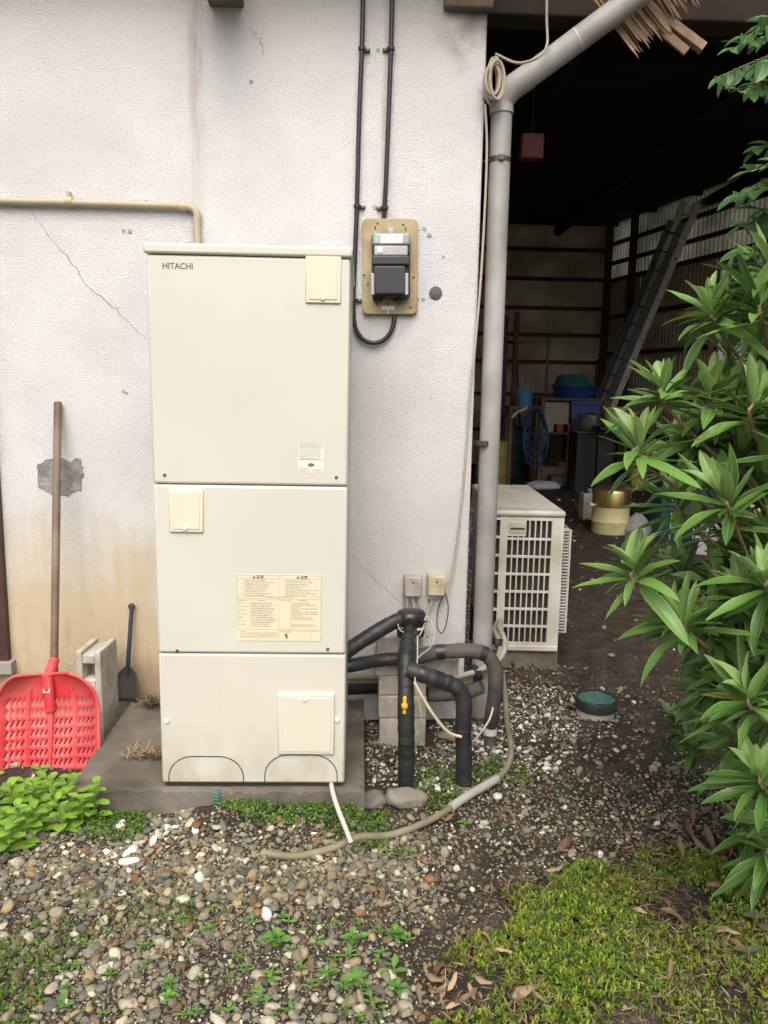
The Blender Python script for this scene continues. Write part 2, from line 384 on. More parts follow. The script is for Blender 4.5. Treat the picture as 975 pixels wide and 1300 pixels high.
# door at the left
door = thing('door', (-1.4, 0, .2), 'weathered door with dark red frame at the foot-stained wall', 'door')
M_door = mat('door_panel', (.45, .45, .44), .7, var=.1, vs=4, dirt=((.22, .17, .12), .4))
M_dframe = mat('red_brown_frame', (.075, .032, .024), .6, bump=.3, bs=60, var=.3, dirt=((.03, .02, .018), .4), ds=9)
e0 = P(12, 838, y=-.02).x; zt = P(12, 838, y=-.02).z
MB().box(e0-.04, e0, -.03, .01, zt, 2.35).build('door_frame', M_dframe, door, bevel=.003, smooth=0)
MB().box(e0-.95, e0-.91, -.03, .01, zt, 2.35).build('door_frame', M_dframe, door, bevel=.003, smooth=0)
MB().box(e0-.91, e0-.04, -.03, .01, 2.30, 2.35).build('door_frame', M_dframe, door, bevel=.003, smooth=0)
MB().box(e0-.908, e0-.042, -.016, .008, zt+.01, 2.298).build('door_panel', M_door, door, bevel=.003, smooth=0)
MB().box(e0-.905, e0-.045, -.024, -.0162, zt+.72, zt+.80).build('mid_rail', M_dframe, door, bevel=.003, smooth=0)
MB().box(e0-.98, e0+.02, -.05, .02, zt-.06, zt-.002).build('sill', mat('concrete_sill', (.3, .29, .27), .9, bump=.5), door, bevel=.004, smooth=0)
MB().box(e0-.12, e0-.09, -.035, -.0162, 1.1, 1.2).build('handle', mat('dull_steel', (.35, .35, .36), .4, .9), door, bevel=.004)
# ------------------------------------------------------------------ concrete slab
M_conc = mat('old_concrete', (.215, .195, .165), .92, bump=.9, bs=45, var=.3, vs=7, dirt=((.065, .055, .038), .7), ds=4)
_mb = MB(); _nx, _ny = 60, 48; _r = random.Random(3)
_ch = [_r.uniform(0, 1)**3*.016 for _ in range(200)]
for j in range(_ny+1):
    for i in range(_nx+1):
        x = -.335+1.057*i/_nx; y = -.865+.835*j/_ny; e = min(i, _nx-i, j, _ny-j)
        z = .1165+.0012*math.sin(9*x+4*y)+_r.uniform(-.0012, .0008)-(_ch[(i*7+j*3) % 200]+.006 if e == 0 else .003*_ch[(i+j) % 200]/.016 if e == 1 else 0)
        if j == 0: y += .5*_ch[(i*3) % 200]
        if i == 0: x += .5*_ch[(j*5) % 200]
        _mb.v.append(Vector((x, y, z)))
_mb.f = [(j*(_nx+1)+i, j*(_nx+1)+i+1, (j+1)*(_nx+1)+i+1, (j+1)*(_nx+1)+i) for j in range(_ny) for i in range(_nx)]
_per = [i for i in range(_nx+1)]+[j*(_nx+1)+_nx for j in range(1, _ny+1)]+[_ny*(_nx+1)+i for i in range(_nx-1, -1, -1)]+[j*(_nx+1) for j in range(_ny-1, 0, -1)]
_pr = _per
for _d, _zz in ((.004, .085), (.0, .04), (.004, -.06)):
    _nw = []
    for k in _pr:
        p = _mb.v[k]
        _nw.append(len(_mb.v)); _mb.v.append(Vector((p.x+_r.uniform(-.002, .002), p.y-_r.uniform(0, .004), _zz)))
    n_ = len(_pr); _mb.f += [(_pr[k], _pr[(k+1) % n_], _nw[(k+1) % n_], _nw[k]) for k in range(n_)]; _pr = _nw
slab = _mb.build('concrete_slab', M_conc, smooth=35, label='weathered concrete base slab under the tall cream tank', cat='slab')
# ------------------------------------------------------------------ water tank
YT, ZB, ZT, TW = -.85, .132, 1.98, .65
def T(px, py): q = P(px, py, y=YT); return q.x, q.z
def cream(name, c, rough=.4, grime=0.):
    m = bpy.data.materials.new(name); m.use_nodes = True; nt = m.node_tree; N = nt.nodes; L = nt.links; b = N['Principled BSDF']
    b.inputs['Coat Weight'].default_value = .25; b.inputs['Coat Roughness'].default_value = .18
    g = N.new('ShaderNodeNewGeometry'); sp = N.new('ShaderNodeSeparateXYZ'); L.new(g.outputs[0], sp.inputs[0])
    def noise(s, d, sc=(1, 1, 1)):
        n = N.new('ShaderNodeTexNoise'); n.inputs['Scale'].default_value = s; n.inputs['Detail'].default_value = d
        mp = N.new('ShaderNodeMapping'); mp.inputs['Scale'].default_value = sc; L.new(g.outputs[0], mp.inputs[0]); L.new(mp.outputs[0], n.inputs[0]); return n.outputs[0]
    def mr(v, a, c_, d=0., e=1.):
        n = N.new('ShaderNodeMapRange'); L.new(v, n.inputs[0])
        for i, q in zip((1, 2, 3, 4), (a, c_, d, e)): n.inputs[i].default_value = q
        return n.outputs[0]
    def mul(a, c_):
        n = N.new('ShaderNodeMath'); n.operation = 'MULTIPLY'; L.new(a, n.inputs[0])
        if hasattr(c_, 'links'): L.new(c_, n.inputs[1])
        else: n.inputs[1].default_value = c_
        return n.outputs[0]
    def mix(f, a, c_):
        x = N.new('ShaderNodeMix'); x.data_type = 'RGBA'; L.new(f, x.inputs[0])
        for s, v in ((6, a), (7, c_)):
            if hasattr(v, 'links'): L.new(v, x.inputs[s])
            else: x.inputs[s].default_value = (*v, 1)
        return x.outputs[2]
    col = mix(mr(noise(1.6, 5), .3, .7), tuple(k*.95 for k in c), tuple(min(1, k*1.04) for k in c))
    col = mix(mul(mr(noise(5, 7, (7, 7, .5)), .5, .85), .07), col, (.42, .38, .29))
    col = mix(mul(mr(noise(26, 3, (1, 1, .12)),   .68, .72), .07), col, (.38, .34, .26))
    if grime:
        low = mr(sp.outputs[2], .36, .13)
        col = mix(mul(mul(low, mr(noise(11, 8), .35, .65)), grime), col, (.33, .28, .19))
    col = mix(mul(mr(noise(150, 2), .74, .78), .5), col, (.3, .25, .18))
    L.new(col, b.inputs['Base Color']); L.new(mr(noise(7, 6), .3, .7, rough-.07, rough+.1), b.inputs['Roughness'])
    bp = N.new('ShaderNodeBump'); bp.inputs['Strength'].default_value = .12; bp.inputs['Distance'].default_value = .02
    L.new(noise(2.2, 2), bp.inputs['Height']); L.new(bp.outputs[0], b.inputs['Normal'])
    return m
M_cream = cream('cream_paint', (.575, .578, .515)); M_creamlow = cream('cream_paint_low', (.565, .555, .495), .45, .6)
M_hatch = cream('hatch_plastic', (.65, .62, .50), .5); M_hatch2 = cream('hatch_plastic_low', (.61, .585, .50), .5)
tank = thing('water_tank', (TW/2, -.48, .118), 'tall cream metal water heater tank standing on the concrete slab', 'water tank')
s1, s2 = 1.2077, .6173
YB = -.13
def shell(z0, z1, m, name, x0=0, x1=TW, y0=YT):
    return MB().box(x0, x1, y0, YB, z0, z1).build(name, m, tank, bevel=.009, segs=3)
MB().box(.012, TW-.012, YT+.012, YB-.012, .118, ZT-.03).build('inner_core', M_dark, tank, smooth=0)
shell(ZB, s2-.003, M_creamlow, 'lower_panel', 0, TW, YT+.004)
shell(s2, s1-.003, M_cream, 'middle_panel', 0, TW, YT)
shell(s1, ZT-.035, M_cream, 'upper_panel', -.001, TW+.001, YT-.001)
MB().box(-.008, TW+.008, YT-.010, YB+.008, ZT-.033, ZT).build('lid', M_cream, tank, bevel=.008, segs=3)
M_screw = mat('screw_dark', (.12, .11, .10), .5, .6); M_knob = mat('white_plastic', (.74, .72, .67), .35)
def round_part(px, py, r, d, name, m, parent, y=YT):
    c = P(px, py, y=y); M = Matrix.Rotation(R(90), 4, 'X')
    return MB().lathe([(r, -.002), (r, d*.5), (r*.8, d*.9), (r*.3, d), (.0005, d)], 14, c, M).build(name, m, parent)
def hatch(x0, y0, x1, y1, kx, ky, m):
    a, z1 = T(x0, y0); b, z0 = T(x1, y1)
    h = MB().box(a, b, YT-.008, YT+.01, z0, z1).build('hatch', m, tank, bevel=.004)
    MB().box(a+.012, b-.012, YT-.0105, YT-.0078, z0+.012, z1-.012).build('raised_face', m, h, bevel=.002)
    round_part(kx, ky, .009, .016, 'knob', M_knob, h)
hatch(388, 322, 433, 386, 410, 379, M_hatch); hatch(214, 620, 259, 676, 236, 670, M_hatch); hatch(353, 880, 424, 957, 388, 887, M_hatch2)
for px, py in ((209, 603), (427, 606), (225, 826), (416, 824)): round_part(px, py, .0055, .005, 'screw', M_screw, tank)
for px, py in ((212, 915), (428, 914)): round_part(px, py, .0085, .008, 'screw_cap', M_knob, tank, YT+.004)
for x0, x1, yt in ((214, 309, 961), (336, 428, 959)):        # pressed knock-out outlines
    a = T(x0, 990)[0]; b = T(x1, 990)[0]; zt = T((x0+x1)/2, yt)[1]; rr = .085; pts = [(a, ZB+.002)]
    pts += [(a+rr-rr*math.cos(t), zt-rr*.95+rr*.95*math.sin(t)) for t in np.linspace(0, math.pi/2, 9)]
    pts += [(b-rr+rr*math.sin(t), zt-rr*.95+rr*.95*math.cos(t)) for t in np.linspace(0, math.pi/2, 9)]+[(b, ZB+.002)]
    MB().tube([(x, YT+.0035, z) for x, z in pts], .0017, 6).build('knockout_outline', M_dark, tank)
M_ink = mat('grey_ink', (.13, .125, .12), .6); M_ink2 = mat('pale_ink', (.27, .26, .22), .7)
xa, za = T(206, 341); xb, _ = T(246.5, 341)
text_part('HITACHI', .0265, M_ink, tank, lambda u, v: (xa+u, YT-.0016, za+v), 'brand_lettering', sx=.98*(xb-xa)/.105, bold=.0006)
def sticker(x0, y0, x1, y1, name, label, col, dy=.0006):
    a, z1 = T(x0, y0); b, z0 = T(x1, y1)
    o = MB().box(a, b, YT-.001-dy, YT+.002, z0, z1).build(name, col, tank, smooth=0, label=label)
    return o, a, b, z0, z1
M_stk1 = mat('white_sticker', (.66, .68, .62), .45, var=.03); M_stk2 = mat('cream_sticker', (.66, .62, .46), .5, var=.03)
def marks(rows, parent, name, m, y, h=.0016):
    """broken strokes standing for lettering too small to read"""
    mb = MB()
    for x0, x1, z in rows:
        x = x0
        while x < x1:
            l = random.uniform(.003, .012); e = min(x+l, x1)
            k = len(mb.v); hh = h*random.uniform(.7, 1.15)
            mb.v += [Vector((x, y, z)), Vector((e, y, z)), Vector((e, y, z+hh)), Vector((x, y, z+hh))]; mb.f.append((k, k+1, k+2, k+3))
            x = e+random.uniform(.0008, .003)
    return mb.build(name, m, parent, smooth=0, kind='stuff')
def rules(lines, parent, m, y, w=.0009):
    mb = MB()
    for x0, z0, x1, z1 in lines:
        k = len(mb.v); d = (w/2, 0) if x0 == x1 else (0, w/2)
        mb.v += [Vector((x0-d[0], y, z0-d[1])), Vector((x1+d[0], y, z0-d[1] if x0 == x1 else z1-d[1])), Vector((x1+d[0], y, z1+d[1])), Vector((x0-d[0], y, z1+d[1] if x0 == x1 else z0+d[1]))]
        mb.f.append((k, k+1, k+2, k+3))
    return mb.build('ruled_line', m, parent, smooth=0)
# rating label
st, a, b, z0, z1 = sticker(379, 561, 411, 601, 'rating_label', 'small white rating label with an oval mark', M_stk1)
yl = YT-.0022; wv = b-a; hv = z1-z0
rows = [(a+.004, b-.012 if i % 3 else b-.004, z1-.007-i*.0062) for i in range(9)]
rows += [(a+.004, a+wv*.42, z0+.004+i*.006) for i in range(3)]+[(a+wv*.55, b-.006, z0+.004+i*.006) for i in range(2)]
marks(rows, st, 'print', M_ink2, yl)
rules([(a+.002, z1-hv*.12, b-.002, z1-hv*.12), (a+.002, z1-hv*.56, b-.002, z1-hv*.56), (a+.002, z1-.002, b-.002, z1-.002)], st, M_ink2, yl)
MB().prism([(math.cos(t)*.011, math.sin(t)*.006) for t in np.linspace(0, 2*math.pi, 24, endpoint=False)], lambda u, v, t: ((a+b)/2+u, yl-t, z0+hv*.27+v), .0004).build('oval_mark', M_ink, st, smooth=0)
# warning label
st, a, b, z0, z1 = sticker(300, 729, 408, 814, 'warning_label', 'cream warning label printed with two headed columns', M_stk2)
wv = b-a; hv = z1-z0; X = lambda u: a+wv*u; Z = lambda v: z1-hv*v
rows = []
for v in np.arange(.09, .32, .028): rows.append((X(.07+.03*(int(v*100) % 2)), X(random.uniform(.3, .47)), Z(v))); rows.append((X(.57), X(random.uniform(.75, .97)), Z(v)))
for v in np.arange(.43, .80, .027): rows.append((X(.02), X(random.uniform(.06, .14)), Z(v))) if int(v*37) % 2 else None; rows.append((X(.17), X(random.uniform(.38, .48)), Z(v))); rows.append((X(.65), X(random.uniform(.75, .97)), Z(v))) if v < .66 or int(v*61) % 2 else None
for v in (.885, .915, .945): rows.append((X(.04), X(.48), Z(v)))
for v in (.39,): rows += [(X(.02), X(.13), Z(v)), (X(.25), X(.34), Z(v)), (X(.52), X(.63), Z(v)), (X(.73), X(.83), Z(v))]
rows += [(X(.05), X(.12), Z(.86)), (X(.54), X(.63), Z(.865)), (X(.35), X(.66), Z(.347))]
marks(rows, st, 'print', M_ink2, yl, .0021)
rules([(X(.005), Z(0.01), X(.995), Z(.01)), (X(.005), Z(.06), X(.995), Z(.06)), (X(.005), Z(.325), X(.49), Z(.325)), (X(.51), Z(.325), X(.995), Z(.325)), (X(.005), Z(.365), X(.995), Z(.365)), (X(.005), Z(.825), X(.995), Z(.825)), (X(.005), Z(.01), X(.005), Z(.825)), (X(.995), Z(.01), X(.995), Z(.99)), (X(.495), Z(.01), X(.495), Z(.99)), (X(.155), Z(.365), X(.155), Z(.825)), (X(.64), Z(.365), X(.64), Z(.825)), (X(.51), Z(.845), X(.995), Z(.845)), (X(.87), Z(.845), X(.87), Z(.99))], st, M_ink2, yl, .0008)
for u, s in ((.235, '警告'), (.75, '注意')):
    text_part(s, .0125, M_ink, st, lambda p, q, u=u: (X(u)+p, yl-.0002, Z(.052)+q), 'heading', bold=.0003)
    MB().prism([(-.0055, 0), (.0055, 0), (0, .009)], lambda p, q, t, u=u: (X(u)-.008+p, yl-t, Z(.052)+q), .0003).build('warning_triangle', M_ink, st, smooth=0)
MB().prism([(-.008, .004), (0, .008), (.006, .003), (.001, 0), (.006, -.004), (0, -.010), (-.003, -.002)], lambda p, q, t: (X(.585)+p, yl-t, Z(.92)+q), .0003).build('pictogram', M_ink, st, smooth=0)
# ------------------------------------------------------------------ beige conduit on the wall
M_beige = mat('beige_conduit', (.42, .375, .27), .5, var=.08, bump=.1); M_beige2 = mat('beige_coupler', (.46, .41, .29), .5)
yc = -.022
cond = thing('conduit', (-.4, yc, 2.3), 'beige conduit running along the wall and bending down behind the tank', 'conduit')
a = P(-60, 254, y=yc); b = P(234, 262, y=yc); c = P(250, 292, y=yc)
k = .045
pts = [a, P(60, 256.5, y=yc), P(180, 260, y=yc), b]
MB().tube(smooth_path(pts, 5), .0155, 14).build('pipe', M_beige, cond)
ez = b.z
el = [b+Vector((.0, 0, 0)), b+Vector((.03, 0, -.004)), b+Vector((.052, 0, -.03)), Vector((c.x, yc, c.z)), Vector((c.x+.005, yc, c.z-.25))]
MB().tube(smooth_path(el, 6), .0165, 14).build('elbow', M_beige, cond)
for px in (88, 232):
    q0 = P(px-5, 256+(px-88)*.04, y=yc); q1 = P(px+5, 256+(px-88)*.04, y=yc)
    MB().tube([q0, q1], .0195, 14).build('coupler', M_beige2, cond, bevel=.003)
q = P(88, 250, y=-.01); MB().box(q.x-.008, q.x+.008, -.03, 0, q.z-.01, q.z+.02).build('saddle', M_beige2, cond, bevel=.002)
# ------------------------------------------------------------------ meter and its cables
M_black = mat('black_cable', (.018, .018, .020), .45, var=.2, bump=.1)
def cable(pix, y, r, label, name='power_cable', cat='cable', m=None, n=8, group=None, k=8):
    pts = smooth_path([P(px, py, y=yy) for px, py, yy in [(p+(y,))[:3] if len(p) == 2 else p for p in pix]], k)
    return MB().tube(pts, r, n).build(name, m or M_black, label=label, cat=cat, group=group)
YP = -.035
meter = thing('electricity_meter', P(495, 395, y=0), 'electricity meter on a tan mounting plate fixed to the wall', 'meter')
M_tan = mat('tan_plastic', (.40, .33, .19), .55, var=.1, vs=14, bump=.15, dirt=((.22, .17, .09), .3), ds=12)
M_mblack = mat('meter_black', (.030, .034, .042), .4, var=.15); M_mglass = mat('meter_window', (.28, .32, .32), .18, spec=.7, var=.1); M_msilver = mat('meter_silver', (.40, .41, .42), .35, .3); M_face = mat('meter_face', (.62, .64, .62), .4); M_tealc = mat('meter_teal', (.30, .45, .42), .4)
ang = R(1.2); mc = P(495, 340, y=0)
MR = Matrix.Rotation(-ang, 4, 'Y'); MR = Matrix.Translation((mc.x, 0, mc.z)) @ MR
def mbx(x0, x1, z0, z1, y0, y1, name, m, parent=meter, bev=.004): return MB().box(x0, x1, y0, y1, z0, z1, MR).build(name, m, parent, bevel=bev, segs=3)
pw, ph = .118, .197
MB().prism([(sx*(pw-.022)+.022*math.cos(t+o), sz*(ph-.022)+.022*math.sin(t+o)) for (sx, sz, o) in ((1, 1, 0), (-1, 1, math.pi/2), (-1, -1, math.pi), (1, -1, 1.5*math.pi)) for t in np.linspace(0, math.pi/2, 6)], lambda u, v, t: MR @ Vector((u, -t, v)), .028).build('mounting_plate', M_tan, meter, bevel=.004)
kx = .235/310*1.02; ks = lambda px, py: ((px-333)*kx, (350-py)*.37/516*1.02)
def mpart(x0, y0, x1, y1, ya, yb, name, m, parent=meter, bev=.004):
    a, z1 = ks(x0, y0); b, z0 = ks(x1, y1); return mbx(a, b, z0, z1, ya, yb, name, m, parent, bev)
mb_ = mpart(232, 178, 440, 530, -.085, -.027, 'meter_body', M_mblack, bev=.01)
win = mpart(236, 182, 436, 248, -.112, -.08, 'window', M_mglass, bev=.009)
mpart(276, 190, 398, 240, -.1135, -.111, 'display', M_face, win, .001); mpart(246, 192, 272, 238, -.1132, -.111, 'teal_mark', M_tealc, win, .001)
sb = mpart(245, 250, 424, 304, -.108, -.08, 'silver_band', M_msilver)
mpart(262, 262, 290, 292, -.112, -.107, 'button', M_face, sb, .002); mpart(408, 254, 434, 290, -.104, -.08, 'latch', M_mblack, sb, .002)
mpart(230, 306, 434, 358, -.118, -.08, 'black_band', M_mblack, bev=.006)
cv = mpart(243, 362, 410, 518, -.118, -.08, 'terminal_cover', M_mblack, bev=.006)
mpart(226, 400, 246, 520, -.104, -.08, 'side_clip', M_msilver, cv, .002); mpart(408, 400, 428, 520, -.104, -.08, 'side_clip', M_msilver, cv, .002)
for x in (265, 378): mpart(x-27, 526, x+27, 545, -.075, -.027, 'cable_gland', M_dark, bev=.004)
mpart(320, 140, 352, 180, -.05, -.027, 'top_tab', M_msilver, bev=.003)
tg = mpart(283, 572, 358, 594, -.0305, -.027, 'name_tag', M_face, bev=.0005)
mpart(312, 596, 328, 620, -.036, -.027, 'seal_screw', M_msilver, bev=.003)
for x, y in ((265, 110), (405, 116), (190, 398), (462, 410), (320, 560), (386, 560), (446, 580)): mpart(x-5, y-5, x+5, y+5, -.0295, -.027, 'screw_hole', M_dark, bev=0)
for x, y in ((252, 135), (418, 140), (210, 452), (440, 462), (258, 560)): mpart(x-3, y-9, x+3, y+9, -.0292, -.027, 'slot', M_dark, bev=0)
cable([(461, -60), (460, 40), (456, 150), (453, 262), (450, 340), (448.5, 390), (451, 415), (460, 430), (475, 435.5), (489, 430), (498, 417), (501.5, 397, -.012)], -.02, .0098, 'black cable hanging in a loop below the electricity meter', n=10)
cable([(499, -60), (497, 40), (494, 130), (490, 230), (487, 284, -.012)], -.02, .0098, 'black cable dropping straight into the top of the meter', n=10)
M_clip = mat('clip_grey', (.2, .2, .2), .5, .5)
for i, (px, py, s, lb) in enumerate(((459.5, 62, 1, 'upper cable clip on the looped black cable near the eave'), (453.4, 262, 1, 'cable clip on the looped black cable beside the meter top'), (449, 381, 1, 'cable clip on the looped black cable beside the meter foot'), (496.5, 62, -1, 'upper cable clip on the straight black cable near the eave'), (488.5, 264, -1, 'cable clip on the straight black cable just above the meter'))):
    q = P(px, py, y=-.02); t = thing('cable_clip', (q.x, 0, q.z), lb, 'cable clip', 'clips holding the black cables')
    MB().tube([(q.x, -.02, q.z-.006), (q.x, -.02, q.z+.006)], .0155, 10).build('band', M_black, t)
    MB().box(*sorted((q.x+s*.012, q.x+s*.034)), -.012, 0, q.z-.007, q.z+.007).build('ear', M_black, t, bevel=.002)
    M = Matrix.Rotation(R(90), 4, 'X'); MB().lathe([(.006, 0), (.006, .015), (.003, .017), (.0005, .017)], 10, (q.x+s*.025, 0, q.z), M).build('screw', M_clip, t)
# ------------------------------------------------------------------ two junction boxes
M_jb = mat('box_grey', (.45, .42, .38), .5, dirt=((.25, .22, .18), .3), ds=20); M_jb2 = mat('box_cream', (.55, .49, .36), .5, dirt=((.3, .25, .17), .3), ds=20); M_wire = mat('grey_wire', (.30, .29, .27), .55); M_wired = mat('dark_wire', (.05, .05, .05), .5)
def jbox(x0, y0, x1, y1, m, lb):
    a = P(x0, y0, y=-.06); b = P(x1, y1, y=-.06)
    t = thing('junction_box', (.5*(a.x+b.x), 0, b.z), lb, 'junction box')
    MB().box(a.x-.004, b.x+.004, -.02, 0, b.z-.004, a.z+.004).build('base', m, t, bevel=.003)
    cvr = MB().box(a.x, b.x, -.06, -.018, b.z, a.z).build('cover', m, t, bevel=.006)
    M = Matrix.Rotation(R(90), 4, 'X'); MB().lathe([(.005, .058), (.005, .0615), (.0005, .0617)], 10, ((a.x+b.x)/2, 0, a.z-.025), M).build('screw', M_screw, cvr)
    return t, a, b
t, a, b = jbox(514, 733, 535, 758, M_jb, 'grey plastic junction box with three wires below')
for i, u in enumerate((.15, .5, .85)):
    x = a.x+(b.x-a.x)*u; z = b.z
    MB().tube(smooth_path([(x, -.035, z+.01), (x+.003, -.04, z-.03), (x+.014*i, -.06-.02*i, z-.08), (x+.02*i-.01, -.2, z-.14)], 5), .0065, 8).build('wire', M_wire, t)
t, a, b = jbox(544, 732, 565, 757, M_jb2, 'cream plastic junction box with lettered cover')
MB().box(a.x-.001, a.x+.045, -.035, -.01, b.z-.02, b.z-.004).build('lower_lip', M_jb2, t, bevel=.002)
marks([(a.x+.018, b.x-.012, b.z+.05), (a.x+.018, b.x-.02, b.z+.044)], t, 'print', M_ink2, -.0606, .002)
MB().tube(smooth_path([(a.x+.02, -.03, b.z-.01), (a.x+.02, -.035, b.z-.04), (a.x-.005, -.05, b.z-.09), (a.x-.05, -.12, b.z-.14)], 5), .006, 8).build('wire', M_wire, t)
cable([(562, 757, -.04), (556, 775, -.04), (555, 795, -.06), (561, 804, -.09), (567, 790, -.07), (569, 770, -.05), (565, 752, -.05)], -.05, .0028, 'thin dark wire looping below the cream junction box', 'loose_wire', 'wire', M_wired)
# ------------------------------------------------------------------ downpipe
M_grey = mat('grey_pvc', (.40, .405, .395), .42, var=.07, vs=3, dirt=((.17, .155, .12), .35), ds=4, bump=.1, bs=12); M_metal = mat('dull_band', (.10, .095, .09), .5, .7)
YD = .06
dp = thing('downpipe', (1.25, YD, .05), 'grey plastic downpipe with a slanting upper arm in front of the shed opening', 'downpipe')
top = P(637, 136, y=YD); bot = P(611, 850, y=YD); top.z
MB().tube([Vector((bot.x, YD, -.05)), bot, Vector((top.x, YD, top.z))], .0455, 20).build('lower_pipe', M_grey, dp)
e = P(637, 122, y=YD); f1 = P(812, -8, y=YD-.18); d = (f1-e).normalized()
MB().tube(smooth_path([Vector((top.x, YD, top.z-.03)), Vector((top.x, YD, top.z+.02)), e+d*.045, e+d*.13], 6), .0515, 20).build('elbow', M_grey, dp)
MB().tube([e+d*.04, e+d*.5, f1+d*.45], .0485, 20).build('slanting_pipe', M_grey, dp)
q = e+d*.36; MB().tube([q-d*.004, q+d*.004], .0492, 20).build('pale_tape', mat('pale_tape', (.5, .48, .43), .6), dp)
gz = (f1+d*.45)
MB().tube([gz+Vector((-2.2, -.02, .05)), gz+Vector((1.4, -.02, .05))], .065, 16).build('eave_gutter', M_grey, dp)
for px, py in ((634, 204), (613, 562)):
    q = P(px, py, y=YD); c = MB().tube([(q.x, YD, q.z-.010), (q.x, YD, q.z+.010)], .0475, 20).build('pipe_band', M_metal, dp)
    MB().beam((q.x-.045, YD+.01, q.z), (WX-.02, YD+.05, q.z+.005), .006, .012).build('bracket_arm', M_metal, c)
    MB().box(q.x-.012, q.x+.012, YD-.058, YD-.046, q.z-.012, q.z+.012).build('buckle', M_metal, c, bevel=.002)
# rope tied round the elbow, thin cord down the wall corner
M_rope = mat('rope', (.36, .31, .25), .9, bump=.5, bs=200)
rc = P(625, 105, y=-.01)
rope = thing('rope_coil', rc, 'coil of pale rope hung from the downpipe elbow', 'rope')
for i in range(9):
    w_, h_ = random.uniform(.010, .036), random.uniform(.055, .085); o = Vector((random.uniform(-.012, .012), YD-.095-.007*i, random.uniform(-.01, .012)-.01)); tw = random.uniform(-.25, .25)
    pts = [Vector((rc.x, 0, rc.z))+o+Vector((w_*math.cos(t)+.012*math.sin(t)*tw, .02*math.sin(t+i)*.4, h_*math.sin(t))) for t in np.linspace(0, 2*math.pi, 26)]
    MB().tube(pts, .0058, 7).build('rope_loop', M_rope, rope)
MB().tube(smooth_path([Vector((rc.x, YD-.12, rc.z+.09)), P(660, 80, y=YD-.14), P(692, 64, y=YD-.16), P(694, 20, y=YD-.05), P(694, -60, y=YD+.05)], 6), .0055, 7).build('rope_tail', M_rope, rope)
cable([(616, 132, -.04), (618, 200, -.02), (612, 330, -.02), (604, 430, -.02), (597, 500, -.02), (590, 600, -.02), (580, 690, -.02), (570, 745, -.04), (566, 752, -.045)], -.02, .0052, 'thin beige cord running down the wall corner to the junction boxes', 'cord', 'cord', mat('cord', (.42, .38, .32), .7))
# speckled stone face behind the plaster corner
M_speck = mat('speckled_stone', (.035, .035, .037), .75, speck=((.30, .30, .30), 110, .54), var=.2, bump=.5, bs=90)
MB().box(1.06, 1.235, .17, .42, .0, 1.0).build('stone_plinth', M_speck, smooth=0, bevel=.006, label='dark speckled stone plinth behind the plaster wall corner', cat='plinth')
# ------------------------------------------------------------------ concrete blocks stacked under the pipes
M_block = mat('concrete_block', (.56, .53, .47), .92, bump=.7, bs=80, var=.16, vs=12, dirt=((.17, .15, .11), .35), ds=9)
YK = -.275
rows = [(480, 541, 949, 912), (481, 540, 911, 884), (480, 541, 883, 859), (476, 582, 858, 836.5), (477, 536, 836, 809)]
bl = ['lowest concrete block of the stack under the black pipes', 'concrete block second from the ground in the pipe stack', 'concrete block third from the ground in the pipe stack', 'long concrete block laid crosswise in the pipe stack', 'topmost concrete block of the stack, under the taped pipe elbow']
zp = 0
for i, (x0, x1, yb, yt) in enumerate(rows):
    a = P(x0, yb, y=YK); b = P(x1, yt, y=YK); z0 = zp if i else -.03; zp = b.z+.0
    y0 = YK+(.006, 0, .008, .004, .0)[i]
    mb = MB(); x0, x1 = a.x+(.004, -.003, .002, 0, .003)[i], P(x1, yb, y=YK).x+(-.004, .004, 0, 0, .002)[i]
    mb.box(x0, x1, y0, -.1, z0, zp-.0015); zp += .0005
    mb.build('concrete_block', M_block, bevel=.006, label=bl[i], cat='concrete block', group='concrete blocks stacked under the pipes')
# ------------------------------------------------------------------ black insulated pipes
M_foam = mat('black_foam', (.022, .024, .028), .5, var=.25, vs=18, bump=.35, bs=30, dirt=((.07, .065, .055), .1), ds=10, rvar=.12)
M_tape = mat('black_tape', (.022, .023, .026), .35, var=.2, rvar=.1); M_foamg = mat('dusty_foam', (.060, .060, .060), .75, var=.25, vs=16, dirt=((.14, .125, .10), .35), ds=9, bump=.4, bs=35)
def YZ(l): return [P(px, py, y=yy) for px, py, yy in l]
def rings(path, r, n, parent, f0=.0, f1=1., name='tape_wrap'):
    for i in range(n):
        t = f0+(f1-f0)*(i+random.uniform(.2, .8))/n; k = min(int(t*(len(path)-1)), len(path)-2); q = path[k].lerp(path[k+1], t*(len(path)-1)-k); d = (path[k+1]-path[k]).normalized()
        d2 = (d+Vector((random.uniform(-.12, .12), random.uniform(-.12, .12), random.uniform(-.12, .12)))).normalized(); h = random.uniform(.008, .02)
        MB().tube([q-d2*h, q+d2*h], r+random.uniform(.0008, .002), 16).build(name, M_tape, parent)
RP = .0315
